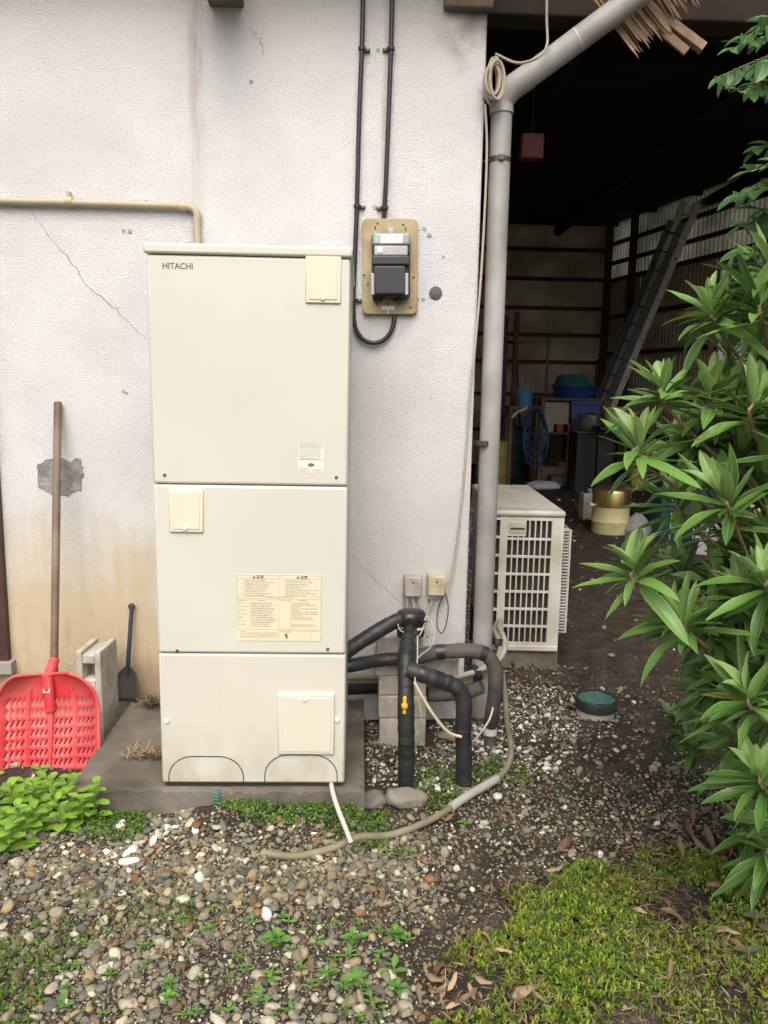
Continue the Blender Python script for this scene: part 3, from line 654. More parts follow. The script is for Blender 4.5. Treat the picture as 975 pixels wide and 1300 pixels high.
def lag(path, r, name, m, parent, pitch=.034, amp=.045):
    # foam wrapped in overlapping tape: stepped radius with wrinkles
    L = [0.]
    for i in range(1, len(path)): L.append(L[-1]+(path[i]-path[i-1]).length)
    n = max(8, int(L[-1]/.006)); pts = []; rad = []; k = 0; ph = random.random()
    for i in range(n+1):
        s_ = L[-1]*i/n
        while k < len(L)-2 and L[k+1] < s_: k += 1
        t = (s_-L[k])/max(1e-6, L[k+1]-L[k]); pts.append(path[k].lerp(path[k+1], t)); f = (s_/pitch+ph) % 1
        rad.append(r*(1+amp*(f-.5)+random.uniform(-.012, .012)+.02*math.sin(s_*31+ph*9)))
    mb = MB().tube(pts, r, 20, radii=rad)
    for i in range(len(mb.v)):
        ring = i//20; c = pts[ring] if ring < len(pts) else pts[-1]; d = mb.v[i]-c; a = (i % 20)
        mb.v[i] = c+d*(1+.018*math.sin(a*.9+ring*.35)+random.uniform(-.006, .006))
    return mb.build(name, m, parent, smooth=60)
pb = P(515, 1003, z=-.01); pb2 = P(588, 999, z=-.01); pb3 = P(622, 941, z=.02)
pa = thing('insulated_pipe', (pb.x, pb.y, 0), 'black foam pipe standing upright with a yellow valve lever', 'pipe')
path = smooth_path([P(521, 794, y=-.33), P(520, 806, y=-.40), P(517, 822, y=-.50), P(515, 846, y=-.58), P(515.5, 905, y=-.63), Vector((pb.x, pb.y, .12)), Vector((pb.x, pb.y, -.06))], 7)
lag(path, RP, 'foam_sleeve', M_foam, pa)
rings(path, RP, 5, pa, .12, .45); rings(path, RP, 7, pa, .62, .93)
q = P(513.5, 895, y=-.66)
lv = MB().box(q.x-.007, q.x+.007, -.672, -.655, q.z-.034, q.z+.036).build('yellow_lever', mat('yellow_plastic', (.62, .42, .04), .45), pa, bevel=.004)
MB().lathe([(.013, 0), (.013, .012), (.007, .018), (.0005, .018)], 12, (q.x, -.662, q.z), Matrix.Rotation(R(90), 4, 'X')).build('lever_hub', mat('yellow_plastic', (.62, .42, .04), .45), pa)
pp = thing('insulated_pipe', (pb2.x, pb2.y, 0), 'black foam pipe branching off and bending down into the gravel', 'pipe')
path = smooth_path([P(516, 849, y=-.605), P(540, 857, y=-.605), P(566, 866, y=-.60), P(581, 874, y=-.60), P(588.5, 890, y=-.60), P(588, 925, y=-.60), Vector((pb2.x, pb2.y, .1)), Vector((pb2.x, pb2.y, -.06))], 7)
lag(path, RP, 'foam_sleeve', M_foam, pp); rings(path, RP, 4, pp, .05, .5); rings(path, RP, 6, pp, .66, .95)
MB().tube([Vector((pb2.x, pb2.y, -.02)), Vector((pb2.x, pb2.y, .012))], RP+.001, 18).build('white_collar', mat('white_pvc', (.62, .62, .60), .5), pp)
pc = thing('insulated_pipe', (pb3.x, pb3.y, 0), 'dusty grey-black foam pipe arching over to a white-ended leg', 'pipe')
yq = -.335
path = smooth_path([P(522, 838, y=yq), P(540, 831, y=yq), P(566, 827, y=yq), P(600, 826.5, y=yq), P(619, 833, y=yq), P(628.5, 850, y=yq), P(629, 875, y=yq), P(624.5, 908, y=-.30), Vector((pb3.x, pb3.y, .10))], 7)
lag(path, RP, 'foam_sleeve', M_foamg, pc); rings(path, RP, 2, pc, .1, .5)
MB().tube([Vector((pb3.x, pb3.y, .10)), Vector((pb3.x, pb3.y, .055))], RP-.002, 18).build('white_collar', mat('white_pvc', (.62, .62, .60), .5), pc)
MB().tube([Vector((pb3.x, pb3.y, .055)), Vector((pb3.x, pb3.y, -.05))], RP-.005, 18).build('pipe_end', M_foamg, pc)
pl = thing('insulated_pipe', P(560, 881, y=-.2), 'low dusty black pipe running level behind the branching pipe', 'pipe')
path = smooth_path([P(543, 882, y=-.2), P(565, 882, y=-.2), P(590, 879, y=-.24), P(612, 872, y=-.27)], 6)
MB().tube(path, .029, 16).build('foam_sleeve', M_foamg, pl)
ca = thing('pipe_elbow', P(521, 806, y=-.33), 'bulky black taped elbow where the pipes meet on top of the blocks', 'pipe elbow')
c = P(521.5, 789, y=-.33)
MB().lathe([(.03, -.066), (.048, -.058), (.050, -.02), (.046, -.006), (.053, .0), (.054, .028), (.044, .044), (.02, .05), (.001, .05)], 12, c, Matrix.Rotation(.25, 4, 'Z') @ Matrix.Diagonal((1.22, 1.0, 1.05, 1))).build('taped_body', M_tape, ca, smooth=50)
for i in range(6): qa = c+Vector((random.uniform(-.03, .03), -.045+random.uniform(-.01, .01), random.uniform(-.05, .03))); MB().beam(qa, qa+Vector((random.uniform(-.04, .04), -.006, random.uniform(-.03, .03))), .012, .004).build('tape_end', M_tape, ca, smooth=0)
MB().lathe([(.052, -.02), (.054, -.014), (.052, -.008)], 16, c+Vector((0, 0, -.006)), Matrix.Diagonal((1.24, 1.03, 1, 1)), cap=False).build('tie', mat('white_cord', (.55, .52, .45), .7), ca)
for lb, l, mm, r in (('upper black foam pipe climbing from the tank to the taped elbow', [(425, 838, -.42), (450, 820, -.41), (480, 801, -.38), (506, 787, -.35), (520, 788, -.33)], M_foam, .031),
                     ('middle black foam pipe leaving the side of the tank', [(425, 848, -.40), (450, 844, -.38), (478, 839, -.33), (500, 837, -.315), (516, 838, -.315)], M_foam, .028),
                     ('lowest black foam pipe leaving the side of the tank', [(425, 877, -.28), (450, 875, -.16), (478, 874, -.06), (500, 874, -.05), (545, 880, -.06)], M_foam, .024)):
    path = smooth_path(YZ(l), 6); o = lag(path, r, 'insulated_pipe', mm, None); tag(o, lb, 'pipe')
# beige hose bundle
M_hose = mat('beige_hose', (.43, .40, .32), .6, var=.1, bump=.2, dirt=((.22, .19, .14), .4), ds=9)
hb = thing('hose_bundle', P(600, 858, y=-.05), 'bundle of beige hoses curving up behind the downpipe to the outdoor unit', 'hose bundle')
bp_ = [(425, 864, -.22), (455, 864, -.12), (480, 864, -.05), (530, 868, -.05), (566, 866, -.045), (594, 859, -.045), (614, 850, 0.0), (629, 840, .08), (635.5, 825, .16), (633, 811, .22), (628, 801, .30), (631, 792, .42)]
for i, (dx, dy, dz, rr) in enumerate(((0, 0, 0, .017), (.018, -.022, .020, .014), (-.006, .01, -.026, .014))):
    pts = [P(px, py, y=yy)+Vector((dx*sm(560, 630, px), dy*.6, dz)) for px, py, yy in bp_]
    MB().tube(smooth_path(pts, 6), rr, 12).build('hose', M_hose, hb)
for px, py, y in ((602, 856, -.03), (631, 815, .2)):
    q = P(px, py, y=y); d = (P(614, 850, y=0)-P(594, 859, y=-.045)).normalized() if y < 0 else Vector((.1, .3, .9)).normalized()
    MB().tube([q-d*.016, q+d*.016], .043, 14).build('black_tape', M_tape, hb)
# grey hose on the gravel
gp = [(637, 852, .12), (641, 880, .06), (644, 920, .03), (649, 948, .025), (647, 966, .024), (634, 986, .024), (594, 1010, .024), (559, 1034, .022), (524, 1051, .02), (490, 1061, .02), (455, 1070, .02), (420, 1079, .018), (375, 1087, .016), (332, 1084, .016)]
gpts = [P(px, py, z=z)+Vector((0, 0, 0)) for px, py, z in gp]
gpts = [Vector((q.x, q.y, max(q.z, float(gh(q.x, q.y))+.013))) for q in gpts]
gho = thing('ground_hose', gpts[6], 'long grey-green hose curving across the gravel', 'hose')
sp_ = smooth_path(gpts, 8); nsp = len(sp_)
M_gh = mat('weathered_hose', (.30, .275, .21), .6, var=.18, vs=7, dirt=((.17, .15, .08), .4), ds=6, bump=.15); M_gh2 = mat('mossy_hose', (.23, .195, .135), .65, var=.25, vs=10, dirt=((.13, .13, .075), .35), ds=8)
i1, i2 = int(nsp*.40), int(nsp*.52)
MB().tube(sp_[:i1+1], .0125, 12).build('clean_length', M_gh, gho); MB().tube(sp_[i1-1:i2], .0165, 12).build('sleeve', mat('hose_sleeve', (.40, .38, .35), .55), gho); MB().tube(sp_[i2-2:], .0125, 12).build('mossy_length', M_gh2, gho)
a = P(420, 990, y=-.79); b = P(446, 1070, z=.022)
_dp = [a, P(422, 1004, y=-.90), P(428, 1024, y=-.99), P(437, 1047, y=-1.06), P(446, 1070, y=-1.1)]
_dp = [Vector((q.x, q.y, max(q.z, float(gh(q.x, q.y))+.016))) for q in _dp]
MB().tube(smooth_path(_dp, 6), .0085, 12).build('drain_pipe', mat('white_pvc2', (.60, .59, .55), .45, dirt=((.35, .31, .24), .3)), label='short white drain pipe dropping from under the tank', cat='pipe')
hx = P(275, 998, y=-.875); hz0 = .02
MB().tube([Vector((hx.x+.011*math.cos(t*2*math.pi*9), -.875+.011*math.sin(t*2*math.pi*9), .125-.115*t)) for t in np.linspace(0, 1, 110)], .0022, 6).build('spiral_wire', mat('teal_wire', (.06, .22, .20), .45), label='coiled teal wire hanging from under the tank front', cat='wire')
# ties and loose cords
M_cord = mat('white_cord', (.55, .52, .45), .7)
cable([(526, 866, -.64), (536, 884, -.645), (548, 904, -.65), (560, 920, -.645), (572, 931, -.64), (586, 935.5, -.638)], 0, .0058, 'cream strap tied between the two upright black pipes', 'strap', 'strap', mat('cream_strap', (.56, .50, .34), .7))
cable([(628, 884, -.34), (626, 898, -.345), (621, 914, -.37), (612, 928, -.42), (603, 939, -.5), (597, 943, -.57)], 0, .0042, 'white cable tie end hanging from the dusty arched pipe', 'cable_tie', 'cable tie', M_cord)
cable([(505, 792, -.40), (508, 800, -.41), (520, 806, -.45), (531, 808, -.43), (538, 795, -.38), (541, 782, -.34), (548, 790, -.36), (552, 806, -.38), (546, 822, -.39), (536, 830, -.40), (530, 836, -.43)], 0, .0022, 'thin white wire looped loosely round the taped elbow', 'loose_wire', 'wire', M_cord)
cable([(530, 808, -.45), (530, 830, -.5), (529, 850, -.6), (527, 866, -.64), (534, 900, -.62), (535, 920, -.6), (532, 940, -.55), (526, 950, -.5)], 0, .0025, 'thin pale wire trailing down behind the yellow lever pipe', 'loose_wire', 'wire', M_cord)
# ------------------------------------------------------------------ heat pump outdoor unit
YA = .46
zt_ = P(672, 648, y=YA).z; zb_ = P(680, 826, y=YA).z; xl = P(627, 648, y=YA).x; xr = P(716.5, 650, y=YA).x
aw, ah, al = xr-xl, zt_-zb_, 1.12
AM = Matrix.Translation((xl, YA, zb_)) @ Matrix.Rotation(R(-2.5), 4, 'Z')
M_ac = mat('unit_cream', (.64, .63, .575), .45, var=.05, vs=4, dirt=((.36, .31, .22), .25), ds=6, coat=.15); M_fin = mat('dark_fins', (.035, .032, .028), .6, var=.3, vs=40); M_actop = mat('unit_top', (.58, .57, .53), .5, var=.06, vs=5, dirt=((.30, .26, .19), .35), ds=5)
ac = thing('outdoor_unit', (AM @ Vector((aw/2, al/2, 0))).to_tuple(), 'cream heat pump outdoor unit with slotted end grille inside the shed opening', 'outdoor unit')
def ab(x0, x1, y0, y1, z0, z1, name, m, par=None, bev=.004): return MB().box(x0, x1, y0, y1, z0, z1, AM).build(name, m, par or ac, bevel=bev)
ab(.02, aw-.012, .03, al-.02, .0, ah-.02, 'inner_fins', M_fin, bev=0)
ab(-.006, aw+.006, -.006, al, ah-.035, ah, 'top_cover', M_actop, bev=.014)
ab(0, aw, 0, .03, 0, .03, 'bottom_rail', M_ac); 
g0, g1, gb, gt = .20*aw, .84*aw, .04, ah-.05
mb = MB()                                            # slotted end grille, one moulded piece
nb = 8
for i in range(nb+1):
    x = g0+(g1-g0)*i/nb; zt2 = gt if (i > 3) else gt-.085
    mb.box(x-.0038, x+.0038, .004, .02, gb, zt2, AM)
for j in range(7):
    z = gb+(gt-.10-gb)*j/6; mb.box(g0, g1, .0035, .0195, z-.006, z+.006, AM)
mb.box(g0, g1, .003, .021, gt-.003, ah-.03, AM); mb.box(g0, g0+(g1-g0)*.42, .003, .021, gt-.085, gt-.003, AM)
mb.box(g1, aw, .003, .03, .02, ah-.03, AM); mb.box(.10*aw, g0, .002, .02, .02, ah-.03, AM); mb.box(g0, g1, .003, .021, .012, gb, AM)
mb.build('end_grille', M_ac, ac, smooth=0, bevel=.0015)
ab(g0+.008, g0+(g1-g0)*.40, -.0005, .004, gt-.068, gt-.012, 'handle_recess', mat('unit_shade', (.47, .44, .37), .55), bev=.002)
ab(g0+.016, g0+(g1-g0)*.38, -.002, .003, gt-.050, gt-.04, 'handle_slot', M_fin, bev=0)
mb = MB()                                            # corner and side lattice
for j in range(8):
    z = .03+(ah-.075)*j/7; mb.box(-.001, .10*aw, .001, .015, z-.006, z+.006, AM); mb.box(-.0005, .014, .015, .30, z-.006, z+.006, AM)
for y in (.0, .15, .29): mb.box(-.002, .012, y, y+.014, .0, ah-.03, AM)
mb.build('corner_lattice', M_ac, ac, smooth=0)
ab(0, .018, .305, al-.01, 0, ah-.03, 'side_panel', M_ac); ab(aw-.016, aw, .03, al-.01, 0, ah-.03, 'fan_panel', M_ac); ab(.02, aw-.02, al-.018, al-.004, 0, ah-.03, 'end_panel', M_ac)
mb = MB()
for i in range(34): 
    z = .09+(ah-.20)*i/33; mb.box(aw+.002, aw+.052, .06, .066, z-.0026, z+.0026, AM); mb.box(aw+.046, aw+.052, .06, .68, z-.0022, z+.0022, AM)
for y in (.06, .30, .5, .68): mb.box(aw+.045, aw+.054, y, y+.006, .085, ah-.105, AM)
for y in (.12, .66): mb.box(aw-.001, aw+.048, y, y+.02, .09, .10, AM); mb.box(aw-.001, aw+.048, y, y+.02, ah-.12, ah-.11, AM)
mb.build('fan_guard', M_ac, ac, smooth=0)
gz = float(gh(xr, YA))
ab(.02, aw+.008, .02, .20, gz-.04-zb_, -.001, 'foot_block', M_conc, bev=.006); ab(.02, aw+.008, al-.25, al-.06, gz-.04-zb_, -.001, 'foot_block', M_conc, bev=.006)
# ------------------------------------------------------------------ drain inspection cap
lc = P(757, 885, z=.085); gl = Vector((lc.x, lc.y, 0)); rl = .099
dc = thing('inspection_drain', (gl.x, gl.y, .0), 'round teal-lidded drain on a short black and white pipe in the gravel', 'drain')
MB().lathe([(rl*.92, -.06), (rl*.92, .035)], 32, gl).build('white_pipe', mat('white_pvc3', (.55, .52, .45), .6, dirt=((.25, .2, .14), .4), ds=12), dc)
MB().lathe([(rl*.95, .03), (rl, .034), (rl, .078), (rl*.97, .083), (rl*.90, .083), (rl*.90, .074)], 32, gl, cap=False).build('black_ring', mat('black_ring', (.022, .028, .028), .5), dc)
ld = MB().lathe([(rl*.895, .06), (rl*.895, .078), (rl*.84, .080), (rl*.83, .0775), (rl*.3, .0775), (.001, .0775)], 32, gl).build('teal_lid', mat('teal_lid', (.045, .14, .125), .45, var=.2, vs=20, dirt=((.16, .22, .19), .3), ds=25, bump=.4, bs=120), dc)
for i in range(2):
    s = (-1, 1)[i]; MB().box(gl.x-.014, gl.x+.014, gl.y+s*.078-.007, gl.y+s*.078+.007, .077, .0805).build('lid_notch', M_dark, ld, bevel=.001)
marks([(gl.x-.035, gl.x+.035, 0), (gl.x-.025, gl.x+.025, 0)], ld, 'lettering', mat('lid_print', (.12, .22, .2), .5), 0)  # replaced below by flat raised marks
_o = bpy.data.objects[-1] if False else ld.children[-1]
bpy.data.objects.remove(_o)
mb = MB()
for r_ in (-.012, .012):
    x = gl.x-.04
    while x < gl.x+.04: l = random.uniform(.004, .009); mb.box(x, x+l, gl.y+r_-.004, gl.y+r_+.004, .0772, .0785); x += l+.003
mb.build('raised_lettering', mat('lid_print', (.11, .22, .2), .5), ld, smooth=0)
# ------------------------------------------------------------------ red snow shovel
M_red = mat('red_plastic', (.60, .045, .055), .42, var=.12, vs=6, dirt=((.55, .20, .19), .35), ds=5, rvar=.08); M_shaft = mat('shaft_wood', (.13, .075, .048), .6, var=.35, vs=9, bump=.4, bs=30, dirt=((.25, .22, .19), .35), ds=4)
B0 = P(67, 978, z=-.01); top = P(73.5, 511, y=-.017); ax = (top-B0).normalized(); sx_ = Vector((1, -.05, 0)); sx_ = (sx_-ax*sx_.dot(ax)).normalized(); nx_ = sx_.cross(ax)
if nx_.y > 0: nx_ = -nx_
ss = thing('snow_shovel', B0.to_tuple(), 'red perforated plastic snow shovel with long brown shaft leaning on wall', 'shovel')
BW, BH = .43, .385
def bp3(u, v, off=0):
    wp = 1.0-.04*v if v < .60 else (1-.04*v)*(1-.62*(1-math.sqrt(max(0, 1-((v-.60)/.41)**2))))
    n = .012+.055*abs(u)**5+.045*max(0, (v-.55)/.45)**3+.0*v
    return B0+sx_*(u*BW/2*wp)+ax*(v*BH)+nx_*(n+off)
us = [-1, -.97, -.93]; um = [0, 0, 0]
for gc in (-.69, -.24, .22, .67):
    for j in range(4):
        c = gc+(j-1.5)*.092; us += [c-.015, c+.015]; um += [1, 0]
us += [.93, .97, 1]; um += [0, 0]
vs_ = [0, .03]; vm = [0]; sh = [0, 0]
for j in range(7): c = .09+j*.103; vs_ += [c-.031, c+.031]; vm += [0, 1]; sh += [-1, 1]
vs_ += [.80, .85, .90, .94, .97, .99, 1.0]; vm += [0]*7; sh += [0]*7
mb = MB(); nu = len(us)
for v, s in zip(vs_, sh):
    for u in us: mb.v.append(bp3(u, v)+sx_*(.030*s*BW/2 if abs(u) < .92 else 0))
for j in range(len(vs_)-1):
    for i in range(nu-1):
        hole = um[i+0] == 1 and vm[j] == 1 and us[i+1]-us[i] < .06
        if vs_[j+1] > .78 and vm[j] == 1 and (us[i] < -.5 or us[i] > .5): hole = False
        if not hole: mb.f.append((j*nu+i, j*nu+i+1, (j+1)*nu+i+1, (j+1)*nu+i))
bl_ = mb.build('blade', M_red, ss, smooth=50); sd = bl_.modifiers.new('thick', 'SOLIDIFY'); sd.thickness = .004; sd.offset = 0
mb = MB()
rim = [bp3(-1, v) for v in np.linspace(0, .7, 8)]+[bp3(-1, v) for v in np.linspace(.74, .995, 12)]+[bp3(u, 1) for u in np.linspace(-.9, .9, 10)]+[bp3(1, v) for v in np.linspace(.995, .74, 12)]+[bp3(1, v) for v in np.linspace(.7, 0, 8)]
MB().tube(rim, .0065, 8).build('rim', M_red, ss)
for u0, u1 in ((-.46, -.42), (.45, .41)): MB().tube([bp3(u0, v, .002) for v in np.linspace(.02, .86, 12)], .007, 8, radii=[.005+.004*v for v in np.linspace(0, 1, 12)]).build('rib', M_red, ss)
MB().tube([bp3(-.02, v, .004) for v in np.linspace(.02, 1.0, 14)], .01, 10, radii=[.006+.015*v for v in np.linspace(0, 1, 14)]).build('rib', M_red, ss)
sk0 = bp3(-.01, .62, .012); sk1 = B0+(top-B0)*.285
MB().tube([sk0, bp3(-.01, .95, .012), sk1], .0215, 14).build('socket', M_red, ss)
q = bp3(-.01, .86, .034); MB().prism([(-.014, -.02), (.014, -.02), (.014, .02), (-.014, .02)], lambda u, v, t: q+sx_*u+ax*v+nx_*t, .003).build('maker_label', mat('foil_label', (.55, .5, .5), .4), ss)
MB().tube([sk1-ax*.05, B0.lerp(top, .65), top], .0165, 12, radii=[.0155, .0165, .0165]).build('shaft', M_shaft, ss)
# ------------------------------------------------------------------ small shovel
M_steel = mat('dark_steel', (.085, .085, .085), .55, .5, var=.3, vs=10, dirt=((.10, .085, .07), .4), ds=9); M_navy = mat('navy_shaft', (.022, .035, .060), .4, var=.2)
b0 = P(163, 889, z=.119); b0.y = max(b0.y, -.14); t0 = P(167, 770, y=-.02); a2 = (t0-b0).normalized(); s2_ = Vector((1, 0, 0)); n2 = -(s2_.cross(a2)); n2 = n2 if n2.y < 0 else -n2
hs = thing('hand_shovel', b0.to_tuple(), 'small dark steel shovel with knobbed handle standing on the slab', 'shovel')
mb = MB(); nu, nv = 9, 8; L2 = (t0-b0).length; bh2 = L2*.37
for j in range(nv):
    v = j/(nv-1); wv_ = .046*(1 if v < .6 else math.sqrt(max(.05, 1-((v-.6)/.42)**2)))
    for i in range(nu): u = -1+2*i/(nu-1); mb.v.append(b0+s2_*(u*wv_)+a2*(v*bh2)+n2*(.014+.016*abs(u)**3*(1-.3*v)+.01*v*v))
mb.f = [(j*nu+i, j*nu+i+1, (j+1)*nu+i+1, (j+1)*nu+i) for j in range(nv-1) for i in range(nu-1)]
o = mb.build('blade', M_steel, hs, smooth=60); sd = o.modifiers.new('thick', 'SOLIDIFY'); sd.thickness = .003; sd.offset = 0
MB().tube([b0+a2*(bh2*.72)+n2*.02, b0+a2*(bh2*1.0)+n2*.026, b0+a2*(L2*.6)+n2*.016, t0-a2*.01], .009, 12, radii=[.006, .0105, .0095, .0085]).build('shaft', M_navy, hs)
MB().lathe([(.001, -.017), (.012, -.013), (.017, 0), (.012, .013), (.001, .017)], 14, t0, Matrix.Diagonal((1, .7, .9, 1))).build('knob', M_steel, hs)
# ------------------------------------------------------------------ hollow block on end by the slab
hc = P(122, 912, z=-.0); hcx, hcy = -.437, -.20
Mh = Matrix.Translation((hcx, hcy, -.03)) @ Matrix.Rotation(R(-3), 4, 'Z')
hbk = thing('hollow_block', (hcx, hcy, 0), 'hollow grey concrete block standing on end behind the red shovel', 'concrete block')
hh = P(130, 818, y=hcy).z+.03; bw, bd = .105, .19
mb = MB(); th = .026
mb.box(-bw/2, -bw/2+th, -bd/2, bd/2, 0, hh, Mh); mb.box(bw/2-th, bw/2, -bd/2, bd/2, 0, hh, Mh)
for z0, z1 in ((0, .10), (.16, hh-.125), (hh-.055, hh-.016)): mb.box(-bw/2+th, bw/2-th, -bd/2+.003, bd/2-.003, z0, z1, Mh)
mb.box(-bw/2+th, bw/2-th, .0, bd/2-.004, .10, hh-.05, Mh)
mb.build('block_body', M_block, hbk, smooth=0, bevel=.005)
# ------------------------------------------------------------------ shed
YS = 12.0; xc = P(771, 420, y=YS).x; ZR = 4.78; SL, CL = math.sin(R(13)), math.cos(R(13))
def RWp(t, z=0, off=0): return Vector((xc+SL*t-CL*off, YS-CL*t-SL*off, z))      # right wall: t metres from the back corner, off = metres inwards
shed = thing('shed', (3.5, 6, .1), 'dark open shed with cream corrugated walls and dark red frame', 'shed')
def cladding(name, col, trans):
    m = mat(name, col, .6, var=.12, vs=1.2, dirt=((col[0]*.45, col[1]*.42, col[2]*.38), .45), ds=1.6, world=True)
    if trans:
        nt = m.node_tree; b = nt.nodes['Principled BSDF']; t = nt.nodes.new('ShaderNodeBsdfTranslucent'); src = b.inputs['Base Color'].links[0].from_socket; nt.links.new(src, t.inputs[0])
        ms = nt.nodes.new('ShaderNodeMixShader'); ms.inputs[0].default_value = trans; nt.links.new(b.outputs[0], ms.inputs[1]); nt.links.new(t.outputs[0], ms.inputs[2]); nt.links.new(ms.outputs[0], nt.nodes['Material Output'].inputs[0])
    return m
M_clad = cladding('cream_cladding', (.70, .64, .48), 0); M_cladb = cladding('brightened_cladding', (.72, .66, .50), .28); M_cladt = cladding('translucent_cladding', (.80, .77, .62), .85); M_girt = mat('dark_red_steel', (.085, .030, .022), .6, var=.3, vs=4, dirt=((.035, .022, .018), .35), ds=3, world=True)  # back wall cladding has translucency added to brighten the dim wall
def corr(p0, dirv, inn, width, z0, z1, m, pitch=.1, dep=.016, name='wall_panel'):
    """ribbed sheet: p0 start, dirv along, inn inward normal"""
    mb = MB(); prof = []; n = max(1, int(round(width/pitch)))
    for i in range(n): prof += [(i*pitch, 0), (i*pitch+pitch*.62, 0), (i*pitch+pitch*.70, 1), (i*pitch+pitch*.92, 1)]
    prof.append((n*pitch, 0)); prof = [(s*width/(n*pitch), h) for s, h in prof]
    for s, h in prof:
        q = p0+dirv*s+inn*(h*dep); mb.v += [Vector((q.x, q.y, z0)), Vector((q.x, q.y, z1))]
    mb.f = [(2*i, 2*i+2, 2*i+3, 2*i+1) for i in range(len(prof)-1)]
    o = mb.build(name, m, shed, smooth=0); sd = o.modifiers.new('thick', 'SOLIDIFY'); sd.thickness = .002; sd.offset = -1; return o
xw = .9; nP = 6; pwid = (xc-xw)/nP
for i in range(nP): corr(Vector((xw+pwid*i, YS+.004*(i % 2), 0)), Vector((1, 0, 0)), Vector((0, -1, 0)), pwid, -.05, ZR, M_cladb)
dR = Vector((SL, -CL, 0)); iR = Vector((-CL, -SL, 0)); ZT2 = 3.72
for i in range(8): corr(RWp(1.05*i, 0, -.004*(i % 2)), dR, iR, 1.05, -.05, ZT2, M_clad); corr(RWp(1.05*i, 0, -.004*(i % 2)-.012), dR, iR, 1.05, ZT2-.06, ZR, M_cladt, name='clear_panel')
for z in (4.27, 3.72, 3.17, 2.66, 2.14, 1.5, .8): MB().box(xw, xc-.04, YS-.09, YS-.03, z-.035, z+.035).build('girt', M_girt, shed, smooth=0)
for z in (4.38, 4.02, 3.70, 3.0, 2.3, 1.5, .8): MB().beam(RWp(.05, z, .06), RWp(8.4, z, .06), .06, .07).build('girt', M_girt, shed, smooth=0)
for t in (.06, .9, 4.6, 8.3): q = RWp(t, 0, .10); MB().box(q.x-.06, q.x+.06, q.y-.05, q.y+.05, 0, ZR).build('post', M_girt, shed, smooth=0)
M_shroof = mat('shaded_roof', (.020, .018, .016), .95, var=.4, vs=2)  # ceiling's shade put into a near-black colour, against light bouncing off the ground
def rx(y): return xc+(YS-y)*SL/CL+.12
for i in range(9):
    ya, yb2 = .13+1.35*i, .13+1.35*(i+1)-.012; MB().prism([(.6, ya), (rx(ya), ya), (rx(yb2), yb2), (.6, yb2)], lambda u, v, t, i=i: (u, v, ZR+.02+.004*(i % 2)+t), .03).build('roof_sheet', M_shroof, shed, smooth=0)
MB().prism([(.6, -.05), (rx(-.05), -.05), (rx(12.2), 12.2), (.6, 12.2)], lambda u, v, t: (u, v, ZR+.06+t), .04).build('roof_deck', M_shroof, shed, smooth=0)
for y in np.arange(.9, 11.8, 1.2): MB().box(.9, rx(y)-.2, y-.03, y+.03, ZR-.10, ZR+.018).build('purlin', M_shroof, shed, smooth=0)
for x in (2.6, 4.4, 6.2): MB().box(x-.05, x+.05, .2, 11.9, ZR-.26, ZR-.102).build('rafter', M_shroof, shed, smooth=0)
MB().box(.84, .9, .17, YS+.05, 0, ZR+.02).build('side_wall', M_clad, shed, smooth=0)  # unseen left wall, put in to block light from the shed
ZL = P(700, 23, y=.12).z
MB().box(WX+.004, 9.0, .10, .24, ZL, ZL+.16).build('lintel', mat('shaded_beam', (.026, .020, .016), .95, bump=.6, bs=18, var=.4, vs=5), shed, smooth=0, bevel=.008)  # brown beam's shade put into its colour, since the frontal sun lights it
q = P(860, 5, y=.3); MB().box(q.x-.03, q.x+.16, .28, .32, q.z-.10, q.z+.3).build('hanging_board', M_oldwood, shed, smooth=0, bevel=.004)
# broken eave boards
M_torn = mat('torn_board', (.42, .29, .185), .85, bump=.5, bs=30, var=.3, vs=14, dirt=((.16, .10, .06), .4), ds=12)
eb = thing('broken_eave_board', P(830, 0, y=-.02), 'torn and splintered wooden eave boards hanging above the slanting pipe', 'broken boards')
def torn(a, b, d, n, y, Lmin, Lmax):
    for i in range(n):
        t0, t1 = i/n, (i+1.02)/n; e0 = Vector((a[0]+(b[0]-a[0])*t0, a[1]+(b[1]-a[1])*t0)); e1 = Vector((a[0]+(b[0]-a[0])*t1, a[1]+(b[1]-a[1])*t1))
        dv = Vector(d).normalized(); dv = (dv+Vector((random.uniform(-.05, .05), random.uniform(-.05, .05)))).normalized(); L = random.uniform(Lmin, Lmax); k = random.uniform(.2, .9); yy = y+random.uniform(-.008, .008)
        back = dv*(-60)
        pts = [e0+back, e1+back, e1+dv*L*.7, e1.lerp(e0, k)+dv*L, e0+dv*L*random.uniform(.55, .85)]
        pp = [P(p.x, p.y, y=yy) for p in pts]; c = pp[0]; sl_ = random.uniform(-.06, .06)
        MB().prism([(p.x, p.z) for p in pp], lambda u, v, t: (u, yy+t+(v-c.z)*sl_, v), random.uniform(.005, .010)).build('splinter', M_torn, eb, smooth=0)
torn((785, 42), (832, 8), (.62, .78), 20, -.03, 24, 44)
torn((835, 0), (872, -22), (.5, .85), 17, .0, 18, 40)
for a, b, ww in (((800, -8), (893, 62), .05), ((806, 10), (872, 66), .018)): MB().beam(P(*a, y=.05), P(*b, y=.0), ww, .035).build('batten', M_torn, eb, smooth=0, bevel=.003)
